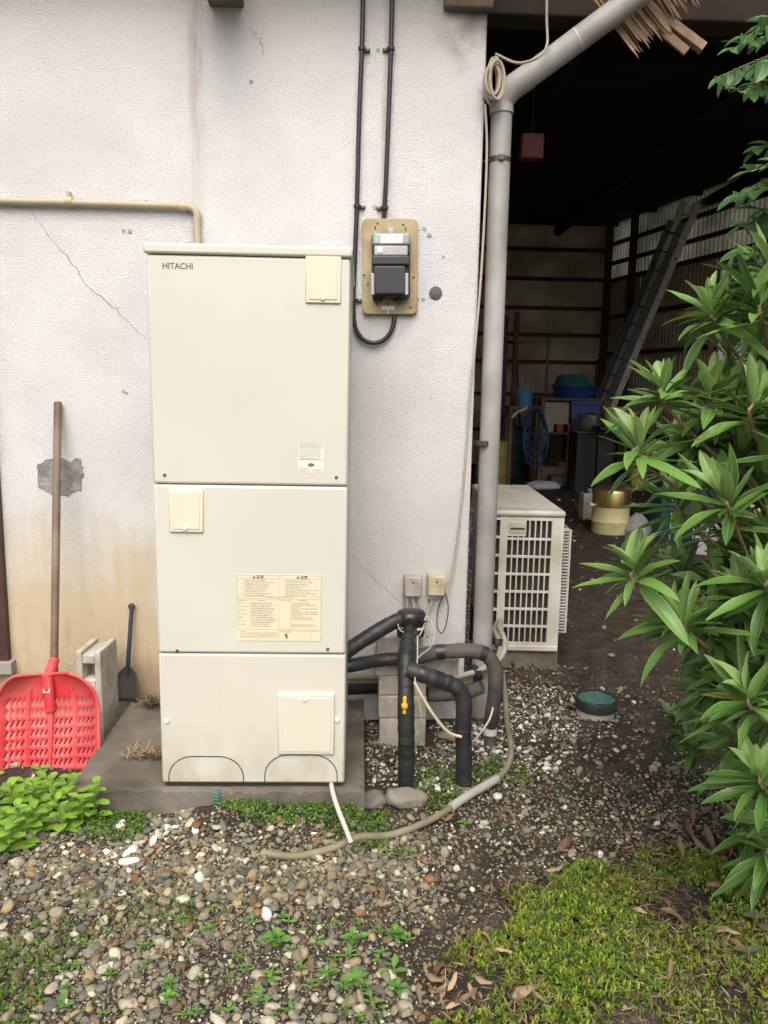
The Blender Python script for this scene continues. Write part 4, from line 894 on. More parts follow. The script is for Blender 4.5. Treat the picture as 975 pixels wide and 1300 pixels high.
# red box hanging from the roof
Yb = 3.2; a = P(663, 168, y=Yb); b = P(690, 201, y=Yb)
M_rbox = mat('red_box', (.16, .012, .010), .5, var=.25, vs=9)
rb = thing('red_box', ((a.x+b.x)/2, Yb, b.z), 'small red metal box hanging under the shed roof', 'box')
MB().box(a.x, b.x, Yb, Yb+.1, b.z, a.z).build('casing', M_rbox, rb, bevel=.006); MB().box(a.x+.015, b.x-.015, Yb-.006, Yb, b.z+.015, a.z-.015).build('door', M_rbox, rb, bevel=.002)
MB().tube([((a.x+b.x)/2, Yb+.05, a.z-.01), ((a.x+b.x)/2, Yb+.05, ZR+.02)], .006, 6).build('hanger', M_dark, rb)
# ------------------------------------------------------------------ things stored in the shed
M_alu = mat('aluminium', (.93, .94, .95), .5, .05, var=.12, vs=5)
f0 = P(735, 602, z=.11); f0.y = min(f0.y, 11.0); f0 = P(735, 598, y=10.6); f0.z = .10
tp = RWp(2.55, 4.62, .12)
ladder = thing('ladder', f0.to_tuple(), 'long aluminium extension ladder leaning on the right shed wall', 'ladder')
ld_ = (tp-f0).normalized(); rd = Vector((-SL, CL, 0)); rd = (rd-ld_*rd.dot(ld_)).normalized(); nd = ld_.cross(rd)
for sec, (o, t0_, t1_) in enumerate(((0, 0, 1), (.115, .03, .93))):
    wd = .42-.05*sec; M_al = M_alu if sec == 0 else mat('dull_aluminium', (.22, .22, .23), .6, .3)
    for s in (-.5, .5):
        if sec: s *= .98
        a = f0+(tp-f0)*t0_+rd*(s*wd)+nd*o; b = f0+(tp-f0)*t1_+rd*(s*wd)+nd*o
        r_ = MB().beam(a, b,   .03, .11, up=nd.to_tuple()).build('rail', M_al, ladder, smooth=0, bevel=.005)
        if s < 0:
            mb = MB()
            for k in range(14):
                q = a.lerp(b, (k+.6)/14.2)
                for e in (-.014, .014): mb.tube([q+nd*e-rd*.012, q+nd*e-rd*.022], .011, 6)
            mb.build('rivet', M_dark, r_, smooth=0)
    for k in range(14): q = f0+(tp-f0)*(t0_+(t1_-t0_)*(k+.6)/14.2)+nd*o; MB().tube([q-rd*(wd/2-.01), q+rd*(wd/2-.01)], .015, 8).build('rung', M_al, ladder)
M_pole = mat('brown_pole', (.17, .105, .045), .7, var=.3, vs=3)
for i, (fx, fy, tt, zt3, lb) in enumerate(((740, 588, 2.0, 4.3, 'thick brown timber leaning beside the ladder'), (718, 590, 1.2, 3.2, 'thin brown pole leaning in the shed corner'), (728, 592, 1.7, 3.75, 'brown batten leaning behind the ladder'))):
    a = P(fx, fy, y=10.9); a.z = .10; b = RWp(tt, zt3, .13); MB().beam(a, b, .06-.01*i, .05).build('leaning_timber', M_pole, smooth=0, bevel=.004, label=lb, cat='timber', group='timbers leaning in the shed')
M_blue = mat('blue_plastic', (.018, .075, .30), .4); M_ltblue = mat('light_blue_plastic', (.10, .26, .48), .45); M_teal = mat('green_tub', (.03, .16, .15), .35); M_hoseb = mat('blue_hose', (.015, .09, .22), .4); M_yel = mat('yellow_plastic2', (.62, .50, .13), .5); M_paleyel = mat('pale_yellow_enamel', (.62, .57, .30), .4); M_brass = mat('brass', (.50, .38, .16), .3, .9); M_pot = mat('pot_steel', (.33, .34, .36), .4, .7); M_blk = mat('black_plastic', (.015, .015, .016), .5); M_wood2 = mat('shelf_wood', (.17, .13, .085), .8, var=.25, vs=6, bump=.3); M_wht = mat('white_cloth', (.62, .62, .64), .8); M_tealp = mat('teal_metal', (.012, .062, .075), .45, var=.15, vs=5)
def W(px, py, y): return P(px, py, y=y)
# rack with two shelves
Yr = 8.6; a = W(688, 505, Yr); b = W(772, 505, Yr)
zl = W(700, 549, Yr).z
rk = thing('storage_rack', ((a.x+b.x)/2, Yr, .1), 'low wooden rack of two shelves holding pots and tubs', 'rack')
for z in (a.z, zl): MB().box(a.x, b.x, Yr, Yr+.7, z-.03, z).build('shelf', M_wood2, rk, smooth=0, bevel=.004)
for x in (a.x+.03, b.x-.03):
    for y in (Yr+.04, Yr+.66): MB().box(x-.03, x+.03, y-.03, y+.03, .08, a.z-.031).build('leg', M_wood2, rk, smooth=0)
# tubs on the rack
def tub(cx, cy, z, r, h, name, m, lb, cat, grp=None, prof=None):
    t = thing(name, (cx, cy, z), lb, cat, grp)
    MB().lathe(prof or [(r*.01, .004), (r*.78, .004), (r*.8, .0), (r, h-.01), (r*1.05, h), (r*1.05, h-.012), (r*.98, h-.014), (r*.76, .02), (r*.01, .018)], 28, (cx, cy, z)).build('vessel', m, t); return t
q = W(729, 500, Yr+.35); tub(q.x, Yr+.36, a.z+.0, .36, .20, 'tub', M_blue, 'wide dark blue plastic tub on the storage rack', 'tub')
t = tub(q.x-.05, Yr+.36, a.z+.20, .30, .17, 'tub', M_teal, 'green plastic basin turned upside down on the blue tub', 'tub', prof=[(.31, 0), (.31, .015), (.28, .02), (.22, .16), (.2, .17), (.001, .17)])
q0 = W(727, 503, Yr); q1 = W(763, 517, Yr)
cr = thing('crate', (.5*(q0.x+q1.x), Yr-.2, q1.z), 'small bright blue crate in front of the rack top', 'crate')
zc0 = zl+.0
MB().box(q0.x, q1.x, Yr+.02, Yr+.32, a.z-.33, a.z-.033).build('crate_body', M_blue, cr, smooth=0, bevel=.01); MB().box(q0.x-.012, q1.x+.012, Yr-.006, Yr+.33, a.z-.10, a.z-.07).build('crate_rim', M_blue, cr, smooth=0, bevel=.008)
MB().box(q0.x+.01, q1.x-.01, Yr+.03, Yr+.31, zl, a.z-.332).build('crate_base', M_blk, cr, smooth=0)
q = W(752, 545, 7.7); r_ = .30
st_ = thing('black_stand', (q.x, 7.7, .1), 'black box stand carrying the big steel pot', 'stand')
zs = W(752, 547, 7.7).z
MB().box(q.x-.27, q.x+.27, 7.5, 7.95, .08, zs-.02).build('box', M_blk, st_, smooth=0, bevel=.01); MB().box(q.x-.30, q.x+.30, 7.47, 7.98, zs-.019, zs).build('board', M_wood2, st_, smooth=0, bevel=.003)
tub(q.x, 7.72, zs, .2, .26, 'steel_pot', M_pot, 'big round steel pot with a lid on the black stand', 'pot', prof=[(.10, 0), (.17, .01), (.205, .07), (.21, .20), (.225, .21), (.225, .225), (.19, .245), (.05, .26), (.02, .28), (.001, .28)])
for i, (px0, py0, px1, py1, m_, lb) in enumerate(((692, 512, 722, 532, mat('carton', (.42, .38, .31), .8), 'pale carton on the rack between the shelves'), (708, 521, 716, 531, mat('red_tin', (.4, .05, .05), .5), 'small red tin in front of the pale carton'), (703, 537, 724, 548, mat('grey_tin', (.3, .3, .3), .5, .5), 'row of grey tins on the lower shelf'))):
    yy = Yr+(.12, .06, .12)[i]; p0 = W(px0, py0, yy); p1 = W(px1, py1, yy); h = p0.z-p1.z; t = thing('carton' if i == 0 else 'tin', ((p0.x+p1.x)/2, yy, zl), lb, 'carton' if i == 0 else 'tin')
    MB().box(p0.x, p1.x, yy, yy+.1, zl, zl+h*(1.9, 1, 1)[i]).build('body', m_, t, smooth=0, bevel=.006); MB().box(p0.x+.01, p1.x-.01, yy+.008, yy+.092, zl+h*(1.9, 1, 1)[i]-.001, zl+h*(1.9, 1, 1)[i]+.008).build('lid', m_, t, smooth=0, bevel=.002)
def crumple(base, dims, seed, peak=False):
    bm = bmesh.new(); bmesh.ops.create_icosphere(bm, subdivisions=4, radius=1); r = np.random.default_rng(seed); mb = MB(); K = r.normal(size=(9, 3))*3.2; ph = r.uniform(0, 6, 9)
    for v in bm.verts:
        p = np.array(v.co[:]); d = 1+.05*np.abs(np.sin(K @ p+ph)).sum()-.28; p = p*d
        if peak: p[:2] *= 1-.45*max(0, p[2])**.8
        mb.v.append(Vector((base[0]+p[0]*dims[0], base[1]+p[1]*dims[1], base[2]+max(p[2], -.35)*dims[2]*.75+.25*dims[2])))
    mb.f = [tuple(q.index for q in f.verts) for f in bm.faces]; bm.free(); return mb
# hose stand with bucket and coiled blue hose
Yh = 8.3; q = W(668, 520, Yh); zb2 = W(668, 516, Yh).z
hs_ = thing('hose_stand', (q.x, Yh, .1), 'dark wooden stand with the blue hose hung on it', 'stand')
MB().box(q.x-.25, q.x+.28, Yh+.02, Yh+.4, zb2-.04, zb2).build('top_board', M_wood2, hs_, smooth=0, bevel=.004)
for x in (q.x-.22, q.x+.25):
    for y in (Yh+.05, Yh+.36): MB().box(x-.025, x+.025, y-.025, y+.025, .08, zb2-.041).build('leg', M_wood2, hs_, smooth=0)
bk = tub(q.x, Yh+.2, zb2, .125, .30, 'bucket', M_ltblue, 'light blue plastic bucket on the hose stand', 'bucket', prof=[(.001, .002), (.10, .002), (.10, 0), (.13, .27), (.14, .275), (.14, .29), (.13, .29), (.12, .27), (.092, .012), (.001, .012)])
MB().tube([(q.x+.135*math.cos(t), Yh+.2-.06*math.sin(t)-.02, zb2+.27-.13*math.sin(t)) for t in np.linspace(0, math.pi, 14)], .004, 6).build('handle', M_wht, bk)
hq = W(679, 556, Yh-.05)
hc_ = thing('hose_coil', (hq.x, Yh-.05, .12), 'coil of blue garden hose hanging in long loops', 'hose')
for i in range(5):
    w_, h_ = .19-.014*i, .44-.06*i; cx, cz = hq.x+random.uniform(-.02, .02), zb2-.02-h_
    MB().tube([(cx+w_*math.cos(t)*(1-.25*(math.sin(t) > .0)*math.sin(t)), Yh-.10+.025*i+.02*math.sin(3*t), cz+h_*math.sin(t)) for t in np.linspace(0, 2*math.pi, 36)], .013, 8).build('hose_loop', M_hoseb, hc_)
MB().tube(smooth_path([W(650, 530, Yh-.1), W(656, 524, Yh-.13), W(664, 520, Yh-.12), W(669, 517, Yh-.08)], 5), .022, 8).build('white_nozzle', M_wht, hc_)
q = W(690, 597, 8.0); crumple((q.x, 8.0, float(gh(q.x, 8.0))), (.26, .16, .12), 3).build('white_rag', M_wht, smooth=60, label='crumpled white sack on the shed floor under the hose', cat='sack')
# uprights left of the rack
for i, (px, lb) in enumerate(((643, 'dark iron upright by the downpipe inside the shed'), (657, 'second dark iron upright inside the shed by the hose stand'))):
    q = W(px, 400, 9.2); t = thing('iron_upright', (q.x, 9.2, .1), lb, 'upright', 'iron uprights'); MB().box(q.x-.04, q.x+.04, 9.2, 9.26, .08, q.z+.05*i).build('bar', M_girt, t, smooth=0, bevel=.004)
    MB().box(q.x-.14, q.x+.14, 9.17, 9.199, q.z-.45, q.z-.40).build('cross_arm', M_girt, t, smooth=0, bevel=.003); MB().box(q.x-.1, q.x+.1, 9.15, 9.31, .075, .115).build('foot', M_girt, t, smooth=0)
q = W(634, 560, 7.5); tub(q.x-.1, 7.5, .1, .22, .75, 'barrel', mat('dull_yellow', (.35, .28, .07), .6), 'dull yellow drum at the left side of the shed', 'drum', prof=[(.2, 0), (.22, .02), (.22, .25), (.23, .27), (.22, .29), (.22, .52), (.23, .54), (.22, .56), (.22, .74), (.2, .75), (.001, .74)])
# more odds and ends round the rack
for i, (px, py, wm, hm, yy, col_, lb, cat) in enumerate(((703, 575, .34, .26, 8.75, (.33, .25, .16), 'brown carton on the floor under the rack', 'carton'), (722, 572, .30, .34, 8.8, (.24, .19, .13), 'taller dark brown carton under the rack', 'carton'), (712, 590, .26, .16, 8.3, (.20, .20, .21), 'flat grey case on the floor before the rack', 'case'))):
    q = W(px, py, yy); t = thing('carton' if cat == 'carton' else 'case', (q.x, yy, .1), lb, cat); z0_ = float(gh(q.x, yy))-.01; mm_ = mat('box_tone%d' % i, col_, .85, var=.15, vs=5)
    MB().box(q.x-wm/2, q.x+wm/2, yy, yy+.28, z0_, z0_+hm).build('body', mm_, t, smooth=0, bevel=.008)
    for s_ in (-1, 1): MB().box(*sorted((q.x+s_*wm/2, q.x+s_*.004)), yy+.003, yy+.277, z0_+hm+.0005, z0_+hm+.008).build('flap', mm_, t, smooth=0)
for i, (px, yy, rr, hh_, m_, nm_, lb) in enumerate(((649, 9.6, .24, .85, mat('green_drum', (.03, .09, .075), .5), 'drum', 'dark green plastic drum behind the hose stand'), (742, 10.2, .26, .9, mat('grey_drum', (.16, .17, .18), .5), 'drum', 'grey steel drum behind the storage rack'), (700, 10.6, .28, 1.3, mat('brown_drum', (.16, .10, .05), .6), 'drum', 'tall brown drum against the back wall'))):
    q = W(px, 540, yy); tub(q.x, yy, .1, rr, hh_, nm_, m_, lb, 'drum', prof=[(rr*.95, 0), (rr, .02), (rr, hh_*.32), (rr*1.04, hh_*.34), (rr, hh_*.36), (rr, hh_*.64), (rr*1.04, hh_*.66), (rr, hh_*.68), (rr, hh_*.97), (rr*1.03, hh_*.98), (rr*1.03, hh_), (rr*.9, hh_-.02), (.001, hh_-.02)])
for i, (px, tt3, zz, lb) in enumerate(((690, 1.0, 2.6, 'grey pole leaning on the back wall'), (664, 1.0, 2.9, 'brown pole leaning on the back wall by the uprights'), (748, .6, 2.2, 'short brown pole leaning on the back wall'))):
    a_ = W(px, 560, 10.9); a_.z = .1; b_ = W(px+(8, -10, 14)[i], 400, 11.86); b_.z = zz; MB().tube([a_, b_], .025, 8).build('pole', M_pole if i else mat('grey_pole', (.25, .25, .26), .6), label=lb, cat='pole')
for i in range(4):
    q = W(700, 549, Yr); z_ = zl+.0; t = thing('flower_pot', (q.x+.36+.0*i, Yr+.45, z_+.05*i), 'brown plastic flower pot nested in the stack on the lower shelf', 'flower pot', 'nested flower pots'); MB().lathe([(.07, 0), (.10, .15), (.112, .15), (.112, .18), (.10, .18), (.066, .012), (.001, .012)], 20, (q.x+.36, Yr+.45, z_+.055*i), cap=False).build('pot_body', mat('pot_brown', (.16, .075, .05), .7), t)
# steamer, jug, bucket, bag, paper
q = P(782, 679, z=.115); sc = .5*(P(807, 660, y=q.y).x-P(757, 660, y=q.y).x); hgt = P(782, 620, y=q.y).z-.11
stm = thing('steamer', (q.x, q.y+sc, .105), 'pale yellow cooker pot with brass upper pan on the shed floor', 'cooker')
cz = (q.x, q.y+sc, .105)
MB().lathe([(sc*.92, 0), (sc*.95, .02), (sc*.95, hgt*.24), (sc*.98, hgt*.26), (sc*.93, hgt*.29), (sc*.92, hgt*.55), (sc*.96, hgt*.58)], 32, cz).build('base_pot', M_paleyel, stm)
MB().lathe([(sc*.88, hgt*.582), (sc*.97, hgt*.60), (sc*.97, hgt*.90), (sc*.93, hgt*.95), (sc*.80, hgt*.99), (sc*.1, hgt), (.001, hgt)], 32, cz).build('brass_pan', M_brass, stm)
for s in (-1, 1): MB().tube(smooth_path([(cz[0]+s*sc*.95, cz[1]-.05, hgt*.6+.105), (cz[0]+s*sc*1.16, cz[1]-.05, hgt*.62+.105), (cz[0]+s*sc*1.16, cz[1]+.05, hgt*.62+.105), (cz[0]+s*sc*.95, cz[1]+.05, hgt*.6+.105)], 5), .014, 8).build('handle', M_paleyel, stm)
q = P(750, 664, z=.115); y = q.y+.25; a = W(743, 640, y); b = W(757, 620, y); jg = thing('jug', (q.x, y, .1), 'white plastic jerry can beside the pale yellow cooker', 'jerry can')
MB().box(a.x-.02, a.x+.10, y, y+.2, .1, b.z-.06).build('can_body', mat('off_white_can', (.45, .44, .40), .5), jg, bevel=.02, segs=3); MB().lathe([(.022, 0), (.022, .06), (.0, .06)], 12, (a.x+.02, y+.06, b.z-.061)).build('cap', M_blk, jg); MB().tube(smooth_path([(a.x+.045, y+.1, b.z-.065), (a.x+.05, y+.1, b.z-.03), (a.x+.085, y+.1, b.z-.03), (a.x+.09, y+.1, b.z-.065)], 4), .012, 8).build('handle', mat('off_white_can', (.45, .44, .40), .5), jg)
# low bench with yellow bucket on it
Yy = 4.6; q = W(826, 619, Yy); r_ = (W(847, 600, Yy).x-W(806, 600, Yy).x)/2
bn = thing('bench', (q.x, Yy, .1), 'dark low bench under the yellow bucket', 'bench')
MB().box(q.x-.28, q.x+.45, Yy-.05, Yy+.45, q.z-.03, q.z-.001).build('board', M_wood2, bn, smooth=0, bevel=.004)
for x in (q.x-.24, q.x+.41):
    for yy in (Yy, Yy+.4): MB().box(x-.025, x+.025, yy-.025, yy+.025, .08, q.z-.031).build('leg', M_blk, bn, smooth=0)
hb_ = W(826, 568, Yy).z-q.z
yb_ = tub(q.x, Yy+.2, q.z, r_, hb_, 'bucket', M_yel, 'yellow plastic bucket on the dark bench behind the shrub', 'bucket')
MB().tube([(q.x+r_*1.02*math.cos(t), Yy+.2-r_*.6*math.sin(t), q.z+hb_*.85-.1*math.sin(t)) for t in np.linspace(0, math.pi, 14)], .005, 6).build('handle', M_metal, yb_)
q = W(788, 516, 7.0); ye = tub(q.x, 7.2, q.z-.28, .17, .30, 'bucket', M_paleyel, 'pale yellow lidded pail beside the big steel pot', 'pail', prof=[(.13, 0), (.15, .22), (.185, .225), (.185, .255), (.16, .27), (.001, .27)])
MB().box(q.x-.25, q.x+.3, 7.02, 7.4, q.z-.32, q.z-.281).build('pail_shelf', M_blk, rk, smooth=0)
for x in (q.x-.2, q.x+.25): MB().box(x-.012, x+.012, 7.2, 7.3, .08, q.z-.321).build('shelf_leg', M_blk, rk, smooth=0)
q = P(812, 682, z=.11); crumple((q.x+.03, q.y+.15, .1), (.15, .12, .24), 5, True).build('grey_bag', mat('grey_bag', (.30, .30, .33), .6, bump=1, bs=14), smooth=25, label='crumpled grey bag beside the pale yellow cooker', cat='bag')
npb = thing('newspaper_bundle', W(745, 622, 6.6), 'bundle of newspapers on the shed floor', 'newspapers'); q = P(745, 624, z=.12)
for i in range(5): MB().box(q.x-.13+random.uniform(-.015, .015), q.x+.15+random.uniform(-.015, .015), q.y, q.y+.25, .105+.045*i, .148+.045*i).build('paper_stack', mat('newsprint%d' % (i % 2), (.36+.08*(i % 2), .35+.07*(i % 2), .36), .85, var=.35, vs=45), npb, smooth=0)
# teal sliding panels, grey and cream boards on the right
Yt = 4.0; a = W(836, 690, Yt); b = W(880, 690, Yt); zt4 = W(850, 584, Yt).z
tc_ = thing('teal_cabinet', (.5*(a.x+b.x), Yt, .1), 'teal metal cabinet with thin white stripes behind the shrub', 'cabinet')
MB().box(a.x, b.x+.25, Yt, Yt+.4, .08, zt4).build('carcass', M_tealp, tc_, smooth=0, bevel=.005)
for u in (.30, .62, .98): x = a.x+(b.x-a.x)*u; MB().box(x-.004, x+.004, Yt-.003, Yt+.002, .1, zt4-.01).build('white_stripe', M_wht, tc_, smooth=0)
MB().box(a.x-.01, b.x+.26, Yt-.012, Yt+.41, zt4+.0005, zt4+.02).build('top_board', M_wood2, tc_, smooth=0)
Yg = 3.3; a = W(880, 715, Yg); b = W(918, 715, Yg); z4 = W(890, 668, Yg).z
gb_ = thing('grey_board', (a.x, Yg, .1), 'pale grey panel leaning in front of the teal cabinet', 'panel'); MB().box(a.x, b.x, Yg, Yg+.03, .09, z4).build('sheet', mat('grey_sheet', (.36, .36, .38), .6), gb_, smooth=0, bevel=.003); MB().box(a.x-.004, b.x+.004, Yg-.004, Yg+.034, z4+.0005, z4+.012).build('edge_strip', M_wht, gb_, smooth=0)
a = W(922, 720, Yg-.2); b = W(962, 720, Yg-.2); z4 = W(930, 640, Yg-.2).z
cb_ = thing('cream_box', (a.x, Yg-.2, .1), 'cream wooden box standing behind the shrub', 'box'); MB().box(a.x, b.x, Yg-.2, Yg+.1, .09, z4).build('box_body', mat('cream_box', (.52, .45, .31), .7), cb_, smooth=0, bevel=.006); MB().box(a.x-.008, b.x+.008, Yg-.208, Yg+.108, z4+.0005, z4+.02).build('box_lid', mat('cream_box', (.52, .45, .31), .7), cb_, smooth=0, bevel=.004)
Yw = 5.6; a = W(914, 462, Yw); b = W(956, 432, Yw); ws = thing('white_sheet', (a.x, Yw, a.z), 'white sheet slung over timbers behind the shrub', 'sheet')
mb = MB(); nu = 12
for j in range(5):
    for i in range(nu): u = i/(nu-1); v = j/4; mb.v.append(Vector((a.x+(b.x-a.x)*u, Yw+.05*math.sin(7*u+v)+.02*j, a.z+(b.z-a.z)*(v*(.75+.25*math.sin(2.6*u+.5)))-.03*math.sin(9*u)*(1-v))))
mb.f = [(j*nu+i, j*nu+i+1, (j+1)*nu+i+1, (j+1)*nu+i) for j in range(4) for i in range(nu-1)]
o = mb.build('cloth', M_wht, ws, smooth=60); sd = o.modifiers.new('thick', 'SOLIDIFY'); sd.thickness = .004
for i, (fx, tx) in enumerate(((880, 905), (905, 935), (935, 965))):
    p0 = P(fx, 660, y=5.2); p0.z = .1; p1 = W(tx, 420, 6.0); MB().beam(p0, p1, .07, .05).build('leaning_timber', M_pole, smooth=0, bevel=.004, label='rough brown plank leaning behind the shrub below the white sheet', cat='timber', group='planks under the white sheet')
# ------------------------------------------------------------------ leaves
def leaf_mesh(name, L, Wd, curl, fold, m, segs=8, wave=.0, tipw=.75, twist=0):
    me = bpy.data.meshes.new(name); V = []; F = []; UV = []; cols = (-1, -.55, 0, .55, 1)
    for j in range(segs+1):
        v = j/segs; wv = max(.002, (max(v-.03, 0)**.62)*(max(1-v, 0)**tipw)*1.62)*Wd/2
        ang = curl*v; y = L*(math.sin(ang)/curl if abs(curl) > 1e-3 else v); z = -L*((1-math.cos(ang))/curl if abs(curl) > 1e-3 else 0)
        for c in cols:
            zz = fold*abs(c)**1.3*wv*1.1+wave*wv*math.sin(v*11+c*2)*abs(c); tw = twist*v
            V.append((c*wv*math.cos(tw)-zz*math.sin(tw), y, z+zz*math.cos(tw)+c*wv*math.sin(tw))); UV.append((.5+c*.5, v))
    n = len(cols)
    for j in range(segs):
        for i in range(n-1): F.append((j*n+i, j*n+i+1, (j+1)*n+i+1, (j+1)*n+i))
    me.from_pydata(V, [], F); ul = me.uv_layers.new(name='UVMap')
    for lp in me.loops: ul.data[lp.index].uv = UV[lp.vertex_index]
    me.materials.append(m); me.shade_smooth(); me.update(); return me
M_leafA = leaf_mat('mature_leaf', (.066, .160, .030), (.13, .24, .07), (.26, .38, .13)); M_leafB = leaf_mat('leaf_mid', (.125, .265, .048), (.19, .32, .09), (.32, .44, .16)); M_leafY = leaf_mat('young_leaf', (.25, .41, .12), (.38, .52, .20), (.44, .55, .25), .45, .3)
MAT_L = [leaf_mesh('leaf', 1, .235+.03*i, -.1+.3*i, .34, (M_leafA, M_leafB)[i % 2], wave=.12, twist=.12*(i-1.5)) for i in range(4)]
YNG_L = [leaf_mesh('young_leaf', 1, .40+.05*i, -.3+.4*i, .6, M_leafY, wave=.1) for i in range(3)]
def leaf_obj(me, name, M, parent):
    o = bpy.data.objects.new(name, me); C.objects.link(o); o.parent = parent; o.matrix_local = Matrix.Translation(-org(parent)) @ M; return o
def frame(base, d, upv, L):
    d = d.normalized(); s = d.cross(upv)
    s = s.normalized() if s.length > 1e-4 else d.orthogonal().normalized(); n = s.cross(d)
    M = Matrix((s, d, n)).transposed().to_4x4(); M = M @ Matrix.Diagonal((L, L, L, 1)); M.translation = base; return M
M_bark = mat('shrub_bark', (.20, .135, .085), .8, var=.25, vs=20, bump=.5, bs=60)
M_twig = mat('green_twig', (.22, .20, .09), .7, var=.2, vs=20)
shb = Vector((2.12, -1.15, .02))
shrub = thing('shrub', shb, 'large evergreen shrub with whorls of long glossy leaves and pale young tips', 'shrub')
# rosettes: photo pixel, distance plane y, size
RS = [(966, 392, -1.55, 1.05), (905, 398, -1.45, .95), (842, 500, -1.55, .95), (812, 572, -1.62, 1.0), (955, 520, -1.6, 1.1), (924, 640, -1.68, 1.05), (806, 728, -1.60, 1.0), (866, 790, -1.62, .95), (951, 890, -1.7, 1.1), (965, 990, -1.72, 1.05), (972, 742, -1.72, 1.05), (880, 560, -1.35, 1.0), (975, 620, -1.3, 1.0), (905, 860, -1.3, .9), (975, 1080, -1.6, 1.0), (960, 810, -1.35, 1.0), (985, 450, -1.25, 1.0), (925, 455, -1.28, .9), (950, 690, -1.3, 1.0), (915, 745, -1.4, .95), (985, 950, -1.3, 1.0), (1000, 880, -1.6, 1.1), (1010, 560, -1.65, 1.1), (1020, 680, -1.6, 1.1), (1015, 1040, -1.65, 1.0), (890, 675, -1.35, .9), (975, 340, -1.5, .95), (940, 580, -1.45, 1.0), (905, 505, -1.5, .95), (860, 640, -1.5, .9), (945, 760, -1.55, 1.0), (905, 800, -1.5, 1.0), (985, 820, -1.6, 1.1), (935, 940, -1.5, .95), (960, 1045, -1.45, .9), (985, 520, -1.4, 1.0), (975, 690, -1.5, 1.0), (1000, 760, -1.35, 1.0), (935, 840, -1.5, .9)]
extra = [(2.12+random.uniform(-.28, .55), -1.12+random.uniform(-.35, .5), random.uniform(.2, 1.9)) for _ in range(34)]
FILLP = [(960, 330), (930, 420), (935, 480), (870, 520), (850, 600), (900, 640), (905, 690), (850, 740), (850, 790), (900, 850), (905, 940), (930, 1050), (960, 1110), (1060, 1110), (1060, 330)]
fill = []; _fr = random.Random(21)
while len(fill) < 80:
    a_, b_ = _fr.uniform(850, 1060), _fr.uniform(335, 1110)
    if inpoly(np.array([a_]), np.array([b_]), FILLP)[0]: fill.append((a_, b_, _fr.uniform(-1.45, -.95), _fr.uniform(.85, 1.15)))
n_leaf = 0; rest = []
lv_rng = random.Random(5)
tips = []
for k, r in enumerate(RS+fill+extra):
    if len(r) == 4: tip = P(r[0], r[1], y=r[2]); size = r[3]*1.06; inview = True
    else: tip = Vector(r); size = 1.0; inview = False
    tips.append(tip)
    h0 = max(.05, tip.z-.18-.35*lv_rng.random()); root = Vector((shb.x+.1*math.sin(k*2.3), shb.y+.1*math.cos(k*1.7), .0)).lerp(Vector((shb.x, shb.y, 2.2)), 0)
    axis_pt = Vector((shb.x+.06*math.sin(k), shb.y+.06*math.cos(k), max(.08, tip.z-.30-.25*lv_rng.random())))
    out = Vector((tip.x-shb.x, tip.y-shb.y, 0)); out = out.normalized() if out.length > .05 else Vector((0, -1, 0))
    ax_ = (out*.35+Vector((0, 0, 1.0))+Vector((lv_rng.uniform(-.4, .3), lv_rng.uniform(-.25, .3), 0))).normalized()
    mid = axis_pt.lerp(tip, .55)+Vector((0, 0, -.05))
    path = smooth_path([axis_pt, mid, tip-ax_*.03, tip+ax_*.015], 5)
    MB().tube(path, .005, 7, radii=[.0065-.0035*i/(len(path)-1) for i in range(len(path))]).build('branch', M_bark, shrub)
    e1 = ax_.orthogonal().normalized(); e2 = ax_.cross(e1)
    nm = lv_rng.randint(15, 23); ny = lv_rng.randint(4, 7)
    for i in range(nm+ny):
        az = i*2.39996+lv_rng.uniform(-.6, .6); rad = e1*math.cos(az)+e2*math.sin(az)
        if i < nm:
            f = i/nm; th = R(98-62*f+lv_rng.uniform(-18, 18)); L = size*(.165-.03*f)*lv_rng.uniform(.62, 1.15); base = tip-ax_*(.035*(1-f)); me = lv_rng.choice(MAT_L)
        else:
            f = (i-nm)/ny; th = R(44-30*f+lv_rng.uniform(-12, 14)); L = size*(.115-.03*f)*lv_rng.uniform(.85, 1.15); base = tip+ax_*.008; me = lv_rng.choice(YNG_L)
        d = ax_*math.cos(th)+rad*math.sin(th)+Vector((0, 0, -.12 if i < nm else .1))
        M = frame(base, d, ax_+Vector((lv_rng.uniform(-.45, .45), lv_rng.uniform(-.45, .45), .3)), L)
        if inview and n_leaf < 300: leaf_obj(me, 'leaf' if i < nm else 'young_leaf', M, shrub); n_leaf += 1
        else: rest.append((me, M))
stem = [Vector((shb.x, shb.y, -.05)), Vector((shb.x+.04, shb.y-.03, .5)), Vector((shb.x-.02, shb.y+.03, 1.1)), Vector((shb.x+.02, shb.y, 1.9))]
MB().tube(smooth_path(stem, 6), .02, 10, radii=[.026-.018*i/18 for i in range(19)]).build('trunk', M_bark, shrub)
def join_leaves(name, items, parent):
    me = bpy.data.meshes.new(name); mats = []; V = []; F = []; MI = []; UV = []; o0 = org(parent)
    for lm, M in items:
        if lm.materials[0] not in mats: mats.append(lm.materials[0])
        mi = mats.index(lm.materials[0]); n = len(V); V += [(M @ v.co)-o0 for v in lm.vertices]
        for p in lm.polygons: F.append(tuple(n+i for i in p.vertices)); MI.append(mi); UV += [tuple(lm.uv_layers[0].data[i].uv) for i in p.loop_indices]
    me.from_pydata(V, [], F)
    for m in mats: me.materials.append(m)
    me.polygons.foreach_set('material_index', MI); ul = me.uv_layers.new(name='UVMap'); ul.data.foreach_set('uv', [c for t in UV for c in t]); me.shade_smooth()
    o = bpy.data.objects.new(name, me); C.objects.link(o); o.parent = parent; o['kind'] = 'stuff'
join_leaves('foliage', rest, shrub)
